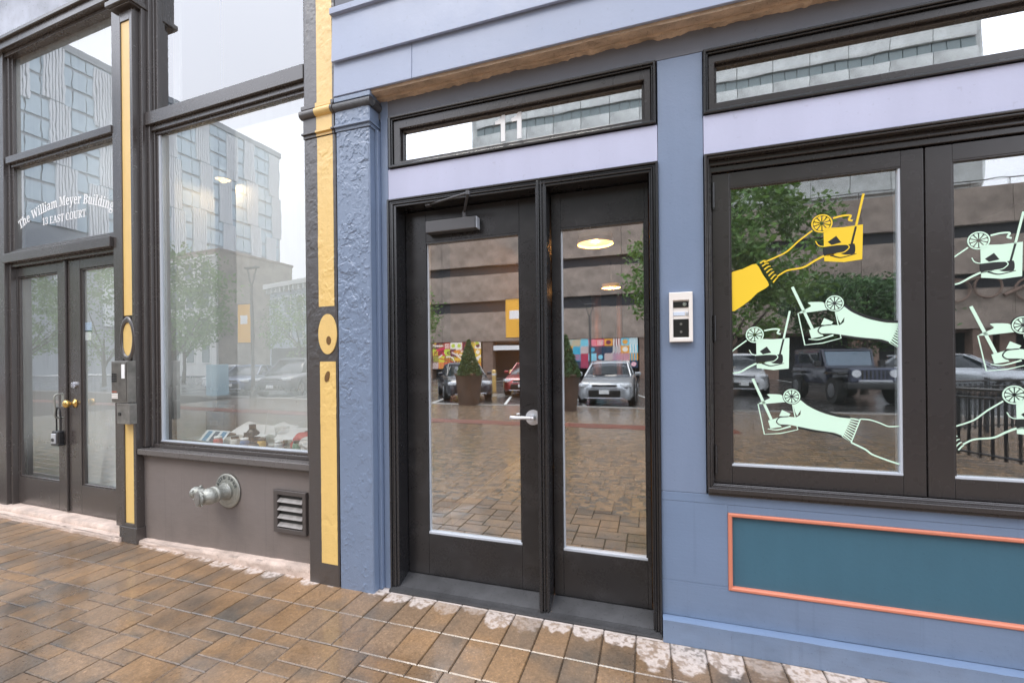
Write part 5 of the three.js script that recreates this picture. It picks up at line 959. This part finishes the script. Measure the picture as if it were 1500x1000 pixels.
{
  const t = thing('parked_jeep', 'boxy dark blue off road jeep with upright slotted grille parked at an angle', 'car', [6.5, -0.126, 15.6], FACE - 0.06), q = (n, g, m) => part(n, g, m, t);
  const m = std('jeepPaint', [0.022, 0.026, 0.05], { roughness: 0.3, metalness: 0.3, clearcoat: 1, clearcoatRoughness: 0.05 }), rb = (l, h, w, r, x, y, z) => new RoundedBoxGeometry(l, h, w, 2, r).translate(x, y, z);
  q('body', [rb(2.9, 0.62, 1.56, 0.05, -0.75, 0.88, 0), rb(1.35, 0.55, 1.34, 0.08, 1.3, 0.9, 0)], m);
  q('hardtop', rb(2.35, 0.66, 1.46, 0.07, -1.0, 1.48, 0), m);
  q('windshield', (() => { const g = rb(0.05, 0.52, 1.34, 0.02, 0, 0, 0); g.rotateZ(0.35); return g.translate(0.42, 1.45, 0); })(), std('windshieldBlue', [0.18, 0.24, 0.30], { roughness: 0.05 }));
  q('windshield_frame', (() => { const g = ring(-0.74, 0.74, -0.32, 0.32, 0.06, -0.03, 0.03, 0.01); g.rotateY(Math.PI / 2); g.rotateZ(0.35); return g.translate(0.41, 1.46, 0); })(), m);
  q('grille', rb(0.08, 0.42, 1.3, 0.03, 2.0, 0.92, 0), std('jeepGrille', [0.07, 0.08, 0.12], { roughness: 0.3, metalness: 0.4 }));
  for (let i = 0; i < 7; i++) q('grille_slot', rb(0.04, 0.3, 0.06, 0.02, 2.03, 0.94, -0.33 + i * 0.11), M.darkPlastic);
  for (const s of [-1, 1]) {
    q('headlight', new THREE.CylinderGeometry(0.12, 0.12, 0.08, 24).rotateZ(Math.PI / 2).translate(2.03, 0.98, s * 0.5), M.lampGlass);
    q('fender', [rb(1.0, 0.09, 0.3, 0.04, 1.45, 0.98, s * 0.8), rb(0.95, 0.09, 0.24, 0.04, -1.35, 0.96, s * 0.84)], M.darkPlastic);
    q('side_window', rb(1.7, 0.4, 0.04, 0.02, -0.8, 1.48, s * 0.74), M.carGlass);
    q('mirror', rb(0.12, 0.2, 0.2, 0.03, 0.5, 1.28, s * 0.95), M.darkPlastic);
    for (const a of [1.45, -1.4]) { const wh = q('wheel', new THREE.CylinderGeometry(0.42, 0.42, 0.27, 28).rotateX(Math.PI / 2).translate(a, 0.42, s * 0.8), M.tyre); part('rim', new THREE.CylinderGeometry(0.23, 0.23, 0.28, 20).rotateX(Math.PI / 2).translate(a, 0.42, s * 0.81), M.rim, wh); }
    q('tow_hook', new THREE.TorusGeometry(0.07, 0.02, 8, 20).scale(1.6, 0.7, 1).rotateY(Math.PI / 2).translate(2.24, 0.6, s * 0.62), M.chrome);
  }
  q('bumper', rb(0.28, 0.2, 1.7, 0.04, 2.15, 0.6, 0), M.darkPlastic); q('light_bar', rb(0.05, 0.05, 0.9, 0.01, 2.06, 0.745, 0), M.lampGlass);
}
// ---- lamp posts with banners, bollards, utility box
function lampPost(x, z, h, label, banner, y0 = 0) {
  const t = thing('lamp_post', label, 'street lamp', [x, y0, z], 0);
  part('post', rod([0, 0, 0], [0, h - 0.7, 0], [0.07, 0.05], 12), M.poleGrey, t); part('post_base', cyl(0.13, 0.1, 0.4, 12).translate(0, 0.2, 0), M.poleGrey, t);
  for (const s of [-1, 1]) part('arm', rod([0, h - 0.75, 0], [s * 0.26, h, 0], 0.03), M.poleGrey, t);
  part('head', bx(-0.36, 0.36, h, h + 0.07, -0.08, 0.08, 0.02), M.poleGrey, t);
  if (banner) { const b = part('banner', new THREE.PlaneGeometry(0.72, 1.55, 4, 8).translate(banner * 0.47, h - 2.2, 0), M.banner, t); part('banner_emblem', new THREE.PlaneGeometry(0.4, 0.34).translate(banner * 0.47, h - 2.05, -0.006), M.vinylWhite, b); part('banner_arm', [rod([0, h - 1.41, 0], [banner * 0.85, h - 1.41, 0], 0.018), rod([0, h - 2.99, 0], [banner * 0.85, h - 2.99, 0], 0.018)], M.poleGrey, t); }
}
lampPost(-4.72, 14.2, 5.3, 'lamp post with orange banner opposite the entrance', -1);
lampPost(-3.4, 24, 4.9, 'plain lamp post with forked top by the mural', 0, -0.13);
lampPost(-15.9, 10.0, 5.2, 'lamp post with yellow banner down the sidewalk', -1);
for (const [x, l] of [[-6.4, 'yellow bollard nearest the planter'], [-7.3, 'yellow bollard by the hatching']]) { const t = thing('bollard', l, 'bollard', [x, -0.13, 17.5], 0, 'yellow bollards'); part('post', lathe([[0, 0], [0.1, 0], [0.1, 1.0], [0.08, 1.07], [0, 1.09]], 20), M.yellow, t); part('band', cyl(0.103, 0.103, 0.1, 20).translate(0, 0.85, 0), M.whitePaint, t); }
{
  const t = thing('utility_box', 'pale blue utility cabinet by the kerb', 'cabinet', [-17.4, 0, 9.6], 0.3); part('case', bx(-0.35, 0.35, 0.1, 1.35, -0.3, 0.3, 0.02), std('cabinetBlue', [0.3, 0.45, 0.52], { roughness: 0.5 }), t); part('plinth', bx(-0.4, 0.4, 0, 0.1, -0.35, 0.35, 0.02), M.kerb, t);
}
// ---- black patio fence, bowed towards the kerb
{
  const t = thing('patio_fence', 'black steel patio fence with twin top rails bowed out over the sidewalk', 'fence', [5.6, 0, 3.0]);
  const curve = (y) => new THREE.CatmullRomCurve3([[3.8, 5.0], [4.13, 4.2], [4.7, 3.6], [5.6, 3.3], [6.6, 3.4], [7.6, 4.1], [8.0, 5.2], [7.9, 6.6], [6.6, 7.6], [5.0, 7.0], [4.1, 5.9]].map(([x, z]) => new THREE.Vector3(x - 5.6, y, z - 3)), true);
  for (const [y, r] of [[0.93, 0.022], [0.83, 0.016], [0.13, 0.016]]) part('rail', new THREE.TubeGeometry(curve(y), 160, r, 8, true), M.black, t);
  const picket = new THREE.BoxGeometry(0.024, 0.8, 0.024), pole = new THREE.BoxGeometry(0.05, 0.98, 0.05), pts = curve(0).getSpacedPoints(110);
  for (let i = 0; i < 110; i++) { const post = i % 14 === 0, o = part(post ? 'post' : 'picket', post ? pole : picket, M.black, t); o.position.set(pts[i].x, post ? 0.49 : 0.48, pts[i].z); }
}

renderer.render(scene, camera);
